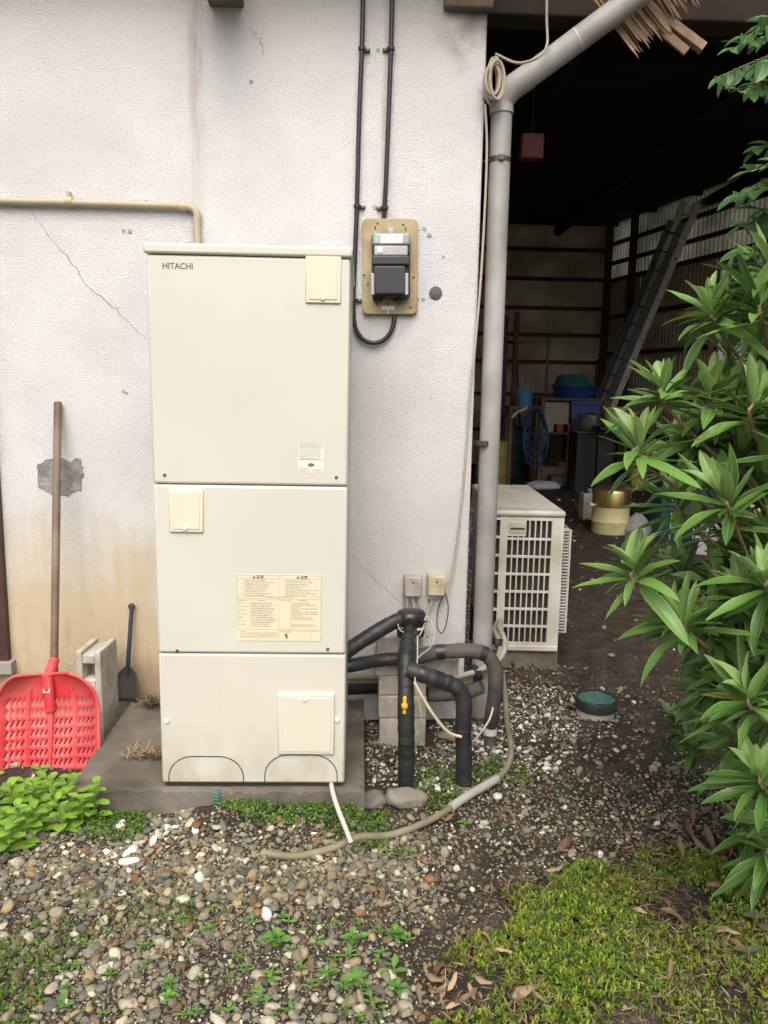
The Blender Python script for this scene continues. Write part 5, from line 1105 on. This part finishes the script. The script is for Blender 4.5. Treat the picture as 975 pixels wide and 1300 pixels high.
# small-leaved tree overhanging at the upper right
M_leafS = leaf_mat('small_leaf', (.060, .150, .035), (.14, .26, .08), (.10, .20, .06), .32, .2)
SML = [leaf_mesh('small_leaf', 1, .62+.06*i, .3+.25*i, .3, M_leafS, segs=6, tipw=.62, wave=.08) for i in range(3)]
trb = Vector((2.75, -.75, .02))
tree = thing('small_leaved_tree', trb, 'small-leaved evergreen tree reaching over the shrub beside the shed', 'tree')
MB().tube(smooth_path([trb-Vector((0, 0, .08)), trb+Vector((-.05, 0, 1.0)), trb+Vector((-.15, -.05, 1.9)), trb+Vector((-.3, -.15, 2.5))], 6), .03, 10, radii=[.04-.028*i/18 for i in range(19)]).build('trunk', M_bark, tree)
TW_ = [((1040, 60), (912, 98)), ((1040, 40), (930, 62)), ((1040, 95), (940, 118)), ((1040, 10), (948, 48)), ((1050, 130), (955, 100)), ((1060, 235), (938, 245)), ((1060, 205), (952, 218)), ((1050, 290), (935, 288)), ((1050, 180), (962, 190)), ((1050, 330), (948, 322)), ((1050, 260), (965, 268)), ((1050, 25), (968, 30)), ((1060, 70), (970, 80)), ((1060, 340), (968, 345))]
for k, (a, b) in enumerate(TW_):
    yy = -1.25+.2*math.sin(k*1.9); p0 = P(*a, y=yy+.15); p1 = P(*b, y=yy); hub = trb+Vector((-.2, -.1, min(2.45, max(1.4, p0.z-.1))))
    path = smooth_path([hub, p0, p0.lerp(p1, .5)+Vector((0, 0, .015)), p1], 6)
    br = MB().tube(path, .004, 6, radii=[.007-.0055*i/(len(path)-1) for i in range(len(path))]).build('branch', M_twig, tree)
    for i in range(24):
        t = .30+.70*i/23; kx_ = t*(len(path)-1); j = min(int(kx_), len(path)-2); q = path[j].lerp(path[j+1], kx_-j); d = (path[j+1]-path[j]).normalized()
        s = (-1 if i % 2 else 1); sd_ = d.cross(Vector((0, 0, 1))).normalized()
        dd = d*(.55 if i < 23 else 1)+sd_*s*lv_rng.uniform(.4, 1)+Vector((0, -lv_rng.uniform(0, .4), lv_rng.uniform(-.5, .5)))
        leaf_obj(lv_rng.choice(SML), 'leaf', frame(q, dd, Vector((lv_rng.uniform(-.4, .4), -.5, 1)), lv_rng.uniform(.05, .082)), tree)
# ------------------------------------------------------------------ bright weeds by the shovel, seedlings
M_weed = leaf_mat('weed_leaf', (.25, .46, .05), (.26, .44, .10), (.20, .40, .07), .5, .3, .25); M_weedd = leaf_mat('seedling_leaf', (.13, .30, .05), (.18, .33, .09), (.12, .26, .06), .5, .25, .35)
WL = [leaf_mesh('weed_leaf', 1, .85+.1*i, .3+.3*i, .2, M_weed, segs=5, tipw=.6, wave=.1) for i in range(2)]; SDS = [[leaf_mesh('seedling_leaf', 1, w_, .3+.3*i, .2, M_weedd, segs=4, tipw=.6) for i in range(2)] for w_ in (.38, .65, 1.0)]
M_stem = mat('weed_stem', (.16, .25, .06), .6)
def weed(base, h, n, L, lms, name, lb, grp, lean=.25, objs=True, cat='weed'):
    t = thing(name, base, lb, cat, grp)
    dv = Vector((lv_rng.uniform(-lean, lean), lv_rng.uniform(-lean, lean)-.05, 1)).normalized(); topp = Vector(base)+dv*h
    MB().tube([Vector(base)-Vector((0, 0, .02)), Vector(base).lerp(topp, .5)+Vector((.003, 0, 0)), topp], .002, 5).build('stem', M_stem, t)
    items = []
    for i in range(n):
        f = (i//2+.6)/(n/2+.3); az = (i % 2)*math.pi+(i//2)*1.57+lv_rng.uniform(-.3, .3); q = Vector(base).lerp(topp, min(1, f))
        d = Vector((math.cos(az), math.sin(az), .28+.35*f)); l = L*(1.05-.5*f)*lv_rng.uniform(.8, 1.2); M = frame(q, d, Vector((0, 0, 1)), l)
        if objs: leaf_obj(lv_rng.choice(lms), 'leaf', M, t)
        else: items.append((lv_rng.choice(lms), M))
    if items: join_leaves('leaves', items, t); [c for c in t.children if c.name.startswith('leaves')][0].pop('kind', None)
    return t
def G(px, py): q = P(px, py, z=0.); return Vector((q.x, q.y, float(gh(q.x, q.y))))
wp = [(6, 1060), (30, 1078), (52, 1066), (22, 1040), (66, 1050), (82, 1066), (92, 1045), (45, 1035), (5, 1025), (70, 1030), (104, 1058), (-14, 1050), (28, 1018), (-18, 1080), (8, 1086), (118, 1050), (58, 1020), (88, 1026), (40, 1056), (-30, 1040)]
for px, py in wp: weed(G(px, py), lv_rng.uniform(.08, .17), lv_rng.choice((10, 12, 14)), lv_rng.uniform(.055, .085), WL, 'leafy_weed', 'bright green leafy weed in the clump before the red shovel', 'leafy weeds before the red shovel')
sp2 = [(150, 1052, 1), (130, 1062, 1), (415, 1052, 1), (195, 1046, .8), (400, 1045, 1), (295, 1048, .9), (560, 1030, 1.2), (628, 965, .9), (490, 1085, 1), (312, 1236, 1), (345, 1242, 1.1), (380, 1232, .9), (395, 1255, 1), (418, 1238, 1), (455, 1252, 1.5), (470, 1275, 1), (330, 1275, 1.1), (290, 1285, .9), (365, 1285, 1), (250, 1290, 1.1), (80, 1278, .9), (110, 1262, .8), (50, 1272, .8), (140, 1240, .8), (190, 1180, .9), (178, 1205, .7), (265, 1185, .7), (440, 1290, 1), (500, 1238, 1.3), (505, 1260, 1), (485, 1290, 1), (405, 1200, .8), (360, 1170, .7), (385, 1188, .8), (425, 1175, .7), (340, 1205, .8), (235, 1290, .9), (160, 1285, .9), (215, 1255, .8), (825, 1145, 1.1), (808, 1105, .7), (700, 1015, .7), (745, 1010, .7), (590, 1045, .8), (640, 1050, .7), (290, 1245, .8), (20, 1255, .7)]+[(lv_rng.uniform(300, 530), lv_rng.uniform(1175, 1300), lv_rng.uniform(.6, 1.3)) for _ in range(26)]+[(lv_rng.uniform(0, 300), lv_rng.uniform(1170, 1300), lv_rng.uniform(.5, 1.0)) for _ in range(16)]
for i, (px, py, s) in enumerate(sp2): weed(G(px, py), .020*s*lv_rng.uniform(.5, 1.6), lv_rng.choice((4, 5, 6, 8)), .034*s*lv_rng.uniform(.65, 1.1), SDS[i % 3], 'seedling', 'small green seedling sprouting between the pebbles', 'seedlings in the gravel', objs=s > 1.05)
M_pur = leaf_mat('purplish_leaf', (.12, .14, .075), (.25, .20, .14), (.16, .12, .09), .5, .2); PL = [leaf_mesh('purplish_leaf', 1, .75, .4, .2, M_pur, segs=5, tipw=.5)]
for px, py, lb in ((958, 1190, 'purplish broad-leaved seedling at the top of the mat of ground cover'), (945, 1232, 'lower purplish seedling in the mat of ground cover')): weed(G(px, py), .05, 6, .06, PL, 'purplish_seedling', lb, 'purplish seedlings', cat='seedling')
# ------------------------------------------------------------------ gravel
def ico(sub):
    bm = bmesh.new(); bmesh.ops.create_icosphere(bm, subdivisions=sub, radius=1); bm.verts.ensure_lookup_table()
    v = np.array([q.co[:] for q in bm.verts]); f = np.array([[q.index for q in t.verts] for t in bm.faces]); bm.free(); return v, f
IV, IF = ico(2); LV, LF = ico(1)
def stone(base, seed, amp=.22):
    r = np.random.default_rng(seed); v = base.copy()
    for _ in range(7):      # planar cuts and lumps make river pebbles that are not balls
        n = r.normal(size=3); n /= np.linalg.norm(n); d = r.uniform(.42, .9); p = v @ n; v = v-np.outer(np.maximum(p-d, 0)*.97, n)
    k = r.normal(size=(3, 3)); v = v*(1+amp*.3*np.sin(v @ k.T*1.6+r.uniform(0, 6, 3)).sum(1, keepdims=True)/2); return v
STN = [stone(IV, i) for i in range(10)]; STL = [stone(LV, 40+i) for i in range(8)]
PAL = np.array([(.17, .16, .14), (.125, .125, .12), (.22, .19, .15), (.27, .21, .14), (.16, .11, .072), (.22, .12, .06), (.42, .39, .33), (.075, .07, .062), (.19, .175, .14), (.24, .205, .165)])
PLW = np.array([.17, .13, .15, .12, .09, .04, .13, .07, .10, .12]); PLW /= PLW.sum()
MOSS_P = [[(95, 1040), (130, 1025), (200, 1030), (180, 1060), (110, 1070)], [(270, 1015), (300, 1000), (440, 1005), (470, 1035), (450, 1060), (400, 1050), (300, 1050)], [(445, 1040), (500, 1030), (490, 1075), (450, 1085)]]
PATCH = [(556, 1330), (570, 1240), (590, 1185), (640, 1152), (700, 1118), (760, 1097), (850, 1084), (920, 1095), (1100, 1100), (1600, 1200), (1600, 4000), (480, 4000)]
def blocked(x, y, px, py):
    b = (x > -.37) & (x < .735) & (y > -.88)                # slab
    b |= (y > -.02) & (x < WX+.02)
    b |= (abs(x-gl.x)**2+abs(y-gl.y)**2) < .085**2
    b |= (x > .83) & (x < 1.03) & (y > -.28)&(y < 0)
    b |= ((x-pb.x)**2+(y-pb.y)**2 < .03**2) | ((x-pb2.x)**2+(y-pb2.y)**2 < .03**2)
    return b
def field(cell, rect, size, keep, lod, white, seed, sink=.30, flat=(.38, .80)):
    r = np.random.default_rng(seed); x0, x1, y0, y1 = rect
    X, Y = np.meshgrid(np.arange(x0, x1, cell), np.arange(y0, y1, cell)); X = X.ravel()+r.uniform(-.55, .55, X.size)*cell; Y = Y.ravel()+r.uniform(-.55, .55, Y.size)*cell
    px, py = proj(X, Y, gh(X, Y)); k = r.uniform(size=X.size) < keep(X, Y, px, py); k &= ~blocked(X, Y, px, py); X, Y, px, py = X[k], Y[k], px[k], py[k]; n = len(X)
    s = size(X, Y, px, py, r)/2
    sc = np.stack([s*r.uniform(.85, 1.3, n), s*r.uniform(.75, 1.05, n), s*r.uniform(*flat, n)], -1)
    rot = rotm(r.normal(0, .35, n), r.normal(0, .35, n), r.uniform(0, 6.28, n))
    loc = np.stack([X, Y, gh(X, Y)+sc[:, 2]*(1-2*sink)+r.uniform(0, 1, n)*s*.30], -1)
    c = PAL[r.choice(len(PAL), n, p=PLW)]*np.array((.97, 1.0, .88))*r.uniform(.75, 1.25, (n, 1)); wm = r.uniform(size=n) < white(X, Y, px, py); c[wm] = np.array((.66, .64, .60))*r.uniform(.8, 1.1, (wm.sum(), 1))
    return loc, rot, sc, c
def emit(name, sets, m, lab):
    Vs, Fs, Cs = [], [], []; off = 0
    for (loc, rot, sc, c), shapes, bf in sets:
        idx = np.arange(len(loc)) % len(shapes)
        for q, sh_ in enumerate(shapes):
            k = idx == q
            if not k.any(): continue
            v, f, cc = instance(sh_, bf, loc[k], rot[k], sc[k], c[k]); Vs.append(v); Fs.append(f+off); Cs.append(cc); off += len(v)
    o = stuff_mesh(name, np.concatenate(Vs), np.concatenate(Fs), np.concatenate(Cs), m); tag(o, lab[0], lab[1]); print(name, len(o.data.polygons)); return o
M_peb = attr_mat('pebbles', .85, .45, 140)
inP = lambda px, py: inpoly(px, py, PATCH)
pebz = lambda x, y, px, py: sm(620, 470, px+.25*(py-1100)+25*wob(x, y, 9))*sm(1035, 1062, py+14*wob(x, y, 12))      # big pebbles: lower left
finez = lambda x, y, px, py: 1-pebz(x, y, px, py)
thin = lambda x, y: np.clip(.62+.42*wob(x, y, 7), .12, 1)
def k_big(x, y, px, py): return np.where(inP(px, py), 0, pebz(x, y, px, py)*np.where(py > 1150, thin(x, y)*.85, np.clip(thin(x, y)+.35, 0, 1)))
def k_left(x, y, px, py): return np.where((px < 230) & (py < 1060), .5, 0)
def k_fine(x, y, px, py):
    d = finez(x, y, px, py)*np.where(y > .3, .25, 1)*np.clip(.75+.5*wob(x+3, y, 4), .1, 1)
    d *= np.clip(1-.8*sm(700, 800, px)*sm(1010, 960, py), .15, 1)*.8; return np.where(inP(px, py), .03, d)
sz_big = lambda x, y, px, py, r: np.clip(r.lognormal(math.log(.0165), .45, len(x)), .007, .046)
sz_fine = lambda x, y, px, py, r: np.clip(r.lognormal(math.log(.0115), .35, len(x)), .005, .026)
wh_big = lambda x, y, px, py: .006+.05*((px > 130) & (px < 300) & (py > 1020) & (py < 1110))
shell = lambda x, y, px, py: inpoly(px, py, [(440, 860), (640, 850), (730, 880), (740, 930), (700, 990), (600, 1010), (470, 1010)])
wh_fine = lambda x, y, px, py: np.where(shell(x, y, px, py), .30, .015)
REC = (-1.5, 2.7, -2.4, -.2)
A = field(.0128, (-1.4, 1.4, -2.1, -.3), sz_big, k_big, 0, wh_big, 1); A2 = field(.026, (-1.3, 0, -1.1, -.2), sz_big, k_left, 0, wh_big, 5)
B = field(.0115, (.2, 2.5, -2.0, .5), sz_fine, k_fine, 0, wh_fine, 2, sink=.3)
B2 = field(.03, (.7, 2.1, -1.9, .3), lambda x, y, px, py, r: np.clip(r.lognormal(math.log(.024), .25, len(x)), .014, .045), lambda x, y, px, py: np.where(inP(px, py), .0, .22*finez(x, y, px, py)), 0, lambda x, y, px, py: np.where(shell(x, y, px, py), .35, .03), 3)
B3 = field(.0165, (.7, 1.9, -.75, .25), lambda x, y, px, py, r: np.clip(r.lognormal(math.log(.019), .35, len(x)), .009, .04), lambda x, y, px, py: np.where(shell(x, y, px, py), .5*np.clip(.5+.6*wob(x, y, 8), .06, 1), 0), 0, lambda x, y, px, py: .22+0*x, 7, flat=(.3, .7))
D = field(.0065, (-1.3, 1.4, -2.0, -.3), lambda x, y, px, py, r: np.clip(r.lognormal(math.log(.0075), .3, len(x)), .004, .012), lambda x, y, px, py: np.where(inP(px, py), 0, .5*pebz(x, y, px, py)), 0, lambda x, y, px, py: .02+0*x, 4)
E_ = field(.06, (1.3, 6, .4, 9), lambda x, y, px, py, r: np.clip(r.lognormal(math.log(.022), .5, len(x)), .008, .06), lambda x, y, px, py: .14+0*x, 0, lambda x, y, px, py: .01+0*x, 6)
F_ = field(.03, (-2.5, 3.4, -3.4, -1.6), sz_big, lambda x, y, px, py: np.where((py > 1330) | (px < -40) | (px > 1010), np.where(inP(px, py), 0, .8), 0), 0, wh_big, 9)
print([len(q[0]) for q in (A, A2, B, B2, B3, D, E_, F_)])
emit('pebbles', [(A, STN, IF), (A2, STN, IF), (B2, STN, IF), (B3, STN, IF)], M_peb, ('loose rounded river pebbles in greys and browns', 'gravel'))
emit('fine_gravel', [(B, STL, LF), (D, STL, LF), (E_, STL, LF), (F_, STL, LF)], M_peb, ('fine dark gravel and grit over the soil', 'gravel'))
# single stones one can point to
M_rock = mat('mossy_rock', (.26, .24, .21), .9, bump=1, bs=35, var=.3, vs=14, dirt=((.11, .12, .06), .4), ds=12); M_rockd = mat('dark_rock', (.15, .14, .125), .9, bump=1, bs=35, var=.3, vs=14); M_whs = mat('white_stone', (.66, .64, .60), .7, var=.08, bump=.3, bs=60); M_tans = mat('tan_stone', (.36, .31, .24), .85, var=.2, vs=30, bump=.5, bs=70)
IV3, IF3 = ico(3)
def rock(px, py, wpx, m, lb, cat='stone', name='rock', flat=.55, seed=0, grp=None, rz=0):
    q = G(px, py); sc_ = wpx/ (PF/ (Vector(CAM)-q).length)/2; v = stone(IV3, seed, .3); r = np.random.default_rng(seed); kk = r.normal(size=(4, 3))*4
    v = v*(1+.035*np.sin(v @ kk.T+r.uniform(0, 6, 4)).sum(1, keepdims=True)); v = v*np.array([sc_*1.1, sc_*.75, sc_*flat]); c, s = math.cos(rz), math.sin(rz); v = v @ np.array([[c, s, 0], [-s, c, 0], [0, 0, 1]])
    mb = MB(); mb.v = [Vector(p)+q+Vector((0, 0, sc_*flat*.5)) for p in v]; mb.f = [tuple(int(i) for i in t) for t in IF3]; return mb.build(name, m, smooth=60, label=lb, cat=cat, group=grp, loc=q)
rock(515, 1020, 50, M_rock, 'pale lumpy rock at the foot of the yellow lever pipe', seed=3)
rock(470, 1020, 36, M_rockd, 'dark rock between the slab corner and the pale rock', seed=4, flat=.6)
rock(364, 1031, 26, M_rock, 'pale flat stone in the moss below the tank', seed=5, flat=.4); rock(180, 1035, 22, M_tans, 'tan stone at the front edge of the slab', seed=6)
rock(567, 940, 26, M_rock, 'brown lumpy stone behind the two upright pipes', seed=8)
for i, (px, py, wd) in enumerate(((164, 1096, 22), (166, 1084, 18), (254, 1116, 18), (278, 1086, 15), (254, 1090, 13), (155, 1135, 12), (213, 1062, 13), (222, 1063, 10), (314, 1054, 11), (180, 1034, 0), (233, 1053, 9), (537, 999, 15), (541, 993, 12), (726, 1084, 14), (55, 1202, 11), (330, 1244, 19), (164, 1276, 20), (65, 1258, 16))):
    if wd: rock(px, py, wd, M_whs if i < 12 else M_tans, 'smooth white stone lying loose among the pebbles' if i < 12 else 'larger pale tan stone lying loose among the gravel', 'stone', 'white_stone' if i < 12 else 'tan_stone', .5, 20+i, 'white stones in the gravel' if i < 12 else 'tan stones in the gravel', i)
# ------------------------------------------------------------------ low ground cover
NV = np.array([(-.5, 0, 0), (.5, 0, 0), (.62, .55, .14), (-.62, .55, .14), (0, 1, .10)], float); 
NFt = np.array([[0, 1, 2], [0, 2, 3], [3, 2, 4]])
def needles(name, pts, nl, Lr, Wr, cols, m, lab, up=(.15, 1.1), h=(.0, .01), seed=0):
    r = np.random.default_rng(seed); n = len(pts); k = np.repeat(np.arange(n), nl); N = len(k)
    az = r.uniform(0, 6.28, N); el = r.uniform(*up, N); L = r.uniform(*Lr, N); rot = rotm(el, np.zeros(N)+r.normal(0, .3, N), az)
    sc = np.stack([r.uniform(*Wr, N), L, L], -1); loc = pts[k]+np.stack([r.normal(0, .004, N), r.normal(0, .004, N), r.uniform(*h, N)], -1)
    ci = r.choice(len(cols), n, p=[c[1] for c in cols]); c = np.array([c[0] for c in cols])[ci][k]*r.uniform(.7, 1.35, (N, 1))
    v, f, cc = instance(NV, NFt, loc, rot, sc, c); o = stuff_mesh(name, v, f, cc, m); tag(o, *lab); print(name, len(f)); return o
M_cov = attr_mat('ground_cover', .55, 0, 60, .25)
def pts_in(cell, rect, keep, seed):
    r = np.random.default_rng(seed); x0, x1, y0, y1 = rect; X, Y = np.meshgrid(np.arange(x0, x1, cell), np.arange(y0, y1, cell)); X = X.ravel()+r.uniform(-.6, .6, X.size)*cell; Y = Y.ravel()+r.uniform(-.6, .6, Y.size)*cell
    px, py = proj(X, Y, gh(X, Y)); k = r.uniform(size=X.size) < keep(X, Y, px, py); X, Y = X[k], Y[k]; return np.stack([X, Y, gh(X, Y)], -1)
def k_patch(x, y, px, py):
    w1 = 30*wob(x, y, 14); return np.where(inpoly(px+w1, py+w1*.7, PATCH) & (x < 3.2), np.clip(.68+.7*wob(x, y, 11), .02, 1), 0)
pp_ = pts_in(.0112, (.6, 3.2, -2.6, -.8), k_patch, 1); pp_[:, 2] += .012+.020*np.clip(wob(pp_[:, 0], pp_[:, 1], 16), -1, 1.5)
needles('creeping_ground_cover', pp_, 12, (.008, .018), (.0028, .0048), [((.13, .215, .026), .40), ((.20, .30, .035), .30), ((.34, .38, .055), .09), ((.065, .12, .02), .14), ((.20, .135, .065), .07)], M_cov, ('mat of spiky green creeping ground cover scattered with dead leaves', 'ground cover'), (.1, 1.2), (-.004, .012), 2)
def k_moss(x, y, px, py):
    s = np.zeros(np.shape(x)); 
    for q in MOSS_P: s = np.maximum(s, inpoly(px+10*wob(x, y, 20), py+7*wob(x, y, 23), q)*.75)
    s = np.maximum(s, np.where((py > 1120) & (px < 580), np.clip(.9*(wob(x+9, y, 6)-.15)*sm(1120, 1190, py), 0, .42), 0)); s = np.maximum(s, np.where((px > 430) & (px < 700) & (py > 930) & (py < 1110), np.clip(.8*(wob(x+5, y, 9)-.6), 0, .35), 0))
    s = np.maximum(s, np.where((px > 30) & (px < 150) & (py > 1170), np.clip(.9*(wob(x+2, y, 7)-.4), 0, .4), 0)); return np.where(inP(px, py) | blocked(x, y, px, py), 0, s)
mp_ = pts_in(.009, (-1.1, 1.5, -2.0, -.3), k_moss, 3); mp_[:, 2] += .010
needles('moss', mp_, 6, (.004, .010), (.003, .006), [((.085, .165, .028), .5), ((.14, .24, .04), .32), ((.05, .10, .02), .18)], M_cov, ('low green moss and tiny weeds between the pebbles', 'moss'), (.1, .9), (.0, .012), 4)
# dry grass litter on the patch
lt = pts_in(.022, (.7, 2.9, -2.3, -.7), lambda x, y, px, py: np.where(inpoly(px, py+25, PATCH), np.clip(.35+.6*wob(x+7, y, 8), 0.03, .9), 0), 8); lt[:, 2] += .022
needles('dry_litter', lt, 3, (.015, .045), (.0012, .0026), [((.26, .19, .11), .5), ((.17, .11, .065), .3), ((.36, .29, .17), .2)], M_cov, ('dry straw litter lying through the ground cover', 'litter'), (-.1, .25), (0, .012), 9)
# ------------------------------------------------------------------ dead leaves
def dead(name, col, rib): return leaf_mat(name, col, rib, tuple(k*.8 for k in col), .75, .1, .3)
M_dl = [dead('dead_leaf_brown', (.20, .13, .075), (.26, .17, .10)), dead('dead_leaf_tan', (.36, .26, .17), (.30, .20, .12)), dead('dead_leaf_red', (.19, .105, .068), (.23, .13, .085))]
DL = [leaf_mesh('dead_leaf', 1, .36+.06*(i % 3), (-1, .8, -1.5, 1.2)[i % 4], (.5, -.4, .9)[i % 3], M_dl[i % 3], segs=7, wave=.35, tipw=.6, twist=.4*(i % 2)) for i in range(6)]
dlp = [(668, 1268, 60, 1), (855, 1178, 38, 0), (915, 1196, 46, 1), (912, 1150, 34, 2), (640, 1222, 26, 1), (618, 1205, 26, 0), (598, 1248, 30, 0), (560, 1235, 30, 2), (595, 1288, 34, 0), (548, 1252, 34, 1), (575, 1225, 28, 0), (705, 1120, 28, 1), (722, 1084, 36, 2), (845, 1065, 40, 0), (870, 1072, 36, 2), (825, 1060, 30, 1), (900, 1078, 40, 0), (930, 1085, 40, 2), (860, 1098, 34, 0), (885, 1090, 34, 1), (940, 1130, 36, 0), (960, 1140, 40, 2), (575, 1048, 26, 2), (647, 1037, 24, 2), (682, 1290, 26, 0), (690, 1175, 22, 0), (810, 1170, 22, 1), (720, 900, 24, 2), (650, 870, 20, 2), (665, 868, 22, 0), (655, 885, 18, 0), (678, 862, 18, 2), (530, 1275, 28, 0), (610, 1265, 30, 1), (850, 1255, 26, 0), (935, 1225, 26, 2), (980, 1090, 36, 0), (905, 1105, 30, 0), (875, 1050, 26, 2), (795, 1068, 24, 0), (500, 920, 22, 2), (555, 905, 22, 2), (590, 862, 20, 2), (470, 905, 20, 2), (465, 930, 18, 0), (448, 890, 18, 2), (590, 960, 16, 2)]+[(lv_rng.uniform(640, 700), lv_rng.uniform(845, 890), lv_rng.uniform(10, 20), lv_rng.randint(0, 2)) for _ in range(22)]+[(lv_rng.uniform(442, 478), lv_rng.uniform(880, 960), lv_rng.uniform(10, 20), lv_rng.randint(0, 2)) for _ in range(22)]+[(lv_rng.uniform(780, 960), lv_rng.uniform(1040, 1100), lv_rng.uniform(12, 28), lv_rng.randint(0, 2)) for _ in range(30)]+[(lv_rng.uniform(545, 600), lv_rng.uniform(1225, 1298), lv_rng.uniform(12, 26), lv_rng.randint(0, 2)) for _ in range(14)]
for i, (px, py, wd, k) in enumerate(dlp):
    q = G(px, py); inpat = bool(inpoly(np.array([px]), np.array([py]), PATCH)[0]); L = .85*wd/(PF/(Vector(CAM)-q).length)
    az = (lv_rng.uniform(0, 6.28)); d = Vector((math.cos(az), math.sin(az), lv_rng.uniform(-.05, .2))); M = frame(q+Vector((0, 0, .018 if not inpat else .04))-d*L/2, d, Vector((lv_rng.uniform(-.3, .3), -.2, 1)), L)
    o = bpy.data.objects.new('dead_leaf', DL[k+3*(i % 2)]); C.objects.link(o); o.matrix_world = M
    tag(o, 'curled brown dead leaf lying on the green ground cover' if inpat else 'curled brown dead leaf lying on the bare soil and gravel', 'dead leaf', 'dead leaves on the ground cover' if inpat else 'dead leaves on the gravel')
# dry tufts on the slab
M_straw = attr_mat('straw', .8, 0)
for px, py, lb, s in ((188, 962, 'tuft of dry straw with green shoots on the slab edge', 1), (192, 896, 'dark clump of dead roots at the back of the slab', .7)):
    q = P(px, py, z=.12); n = 46; r = np.random.default_rng(px); pt = np.repeat(np.array([[q.x, q.y, .121]]), n, 0)+np.c_[r.normal(0, .035*s, n), r.normal(0, .018, n), r.uniform(0, .01, n)]
    cl = [((.30, .23, .14), .55), ((.17, .10, .06), .3), ((.10, .2, .04), .15)] if s == 1 else [((.11, .09, .065), .7), ((.2, .16, .11), .3)]
    o = needles('dry_tuft', pt, 5, (.02, .06), (.0015, .004), cl, M_straw, (lb, 'dry tuft'), (0, .5), (0, .02), px); o.pop('kind')
S.render.engine = 'CYCLES'
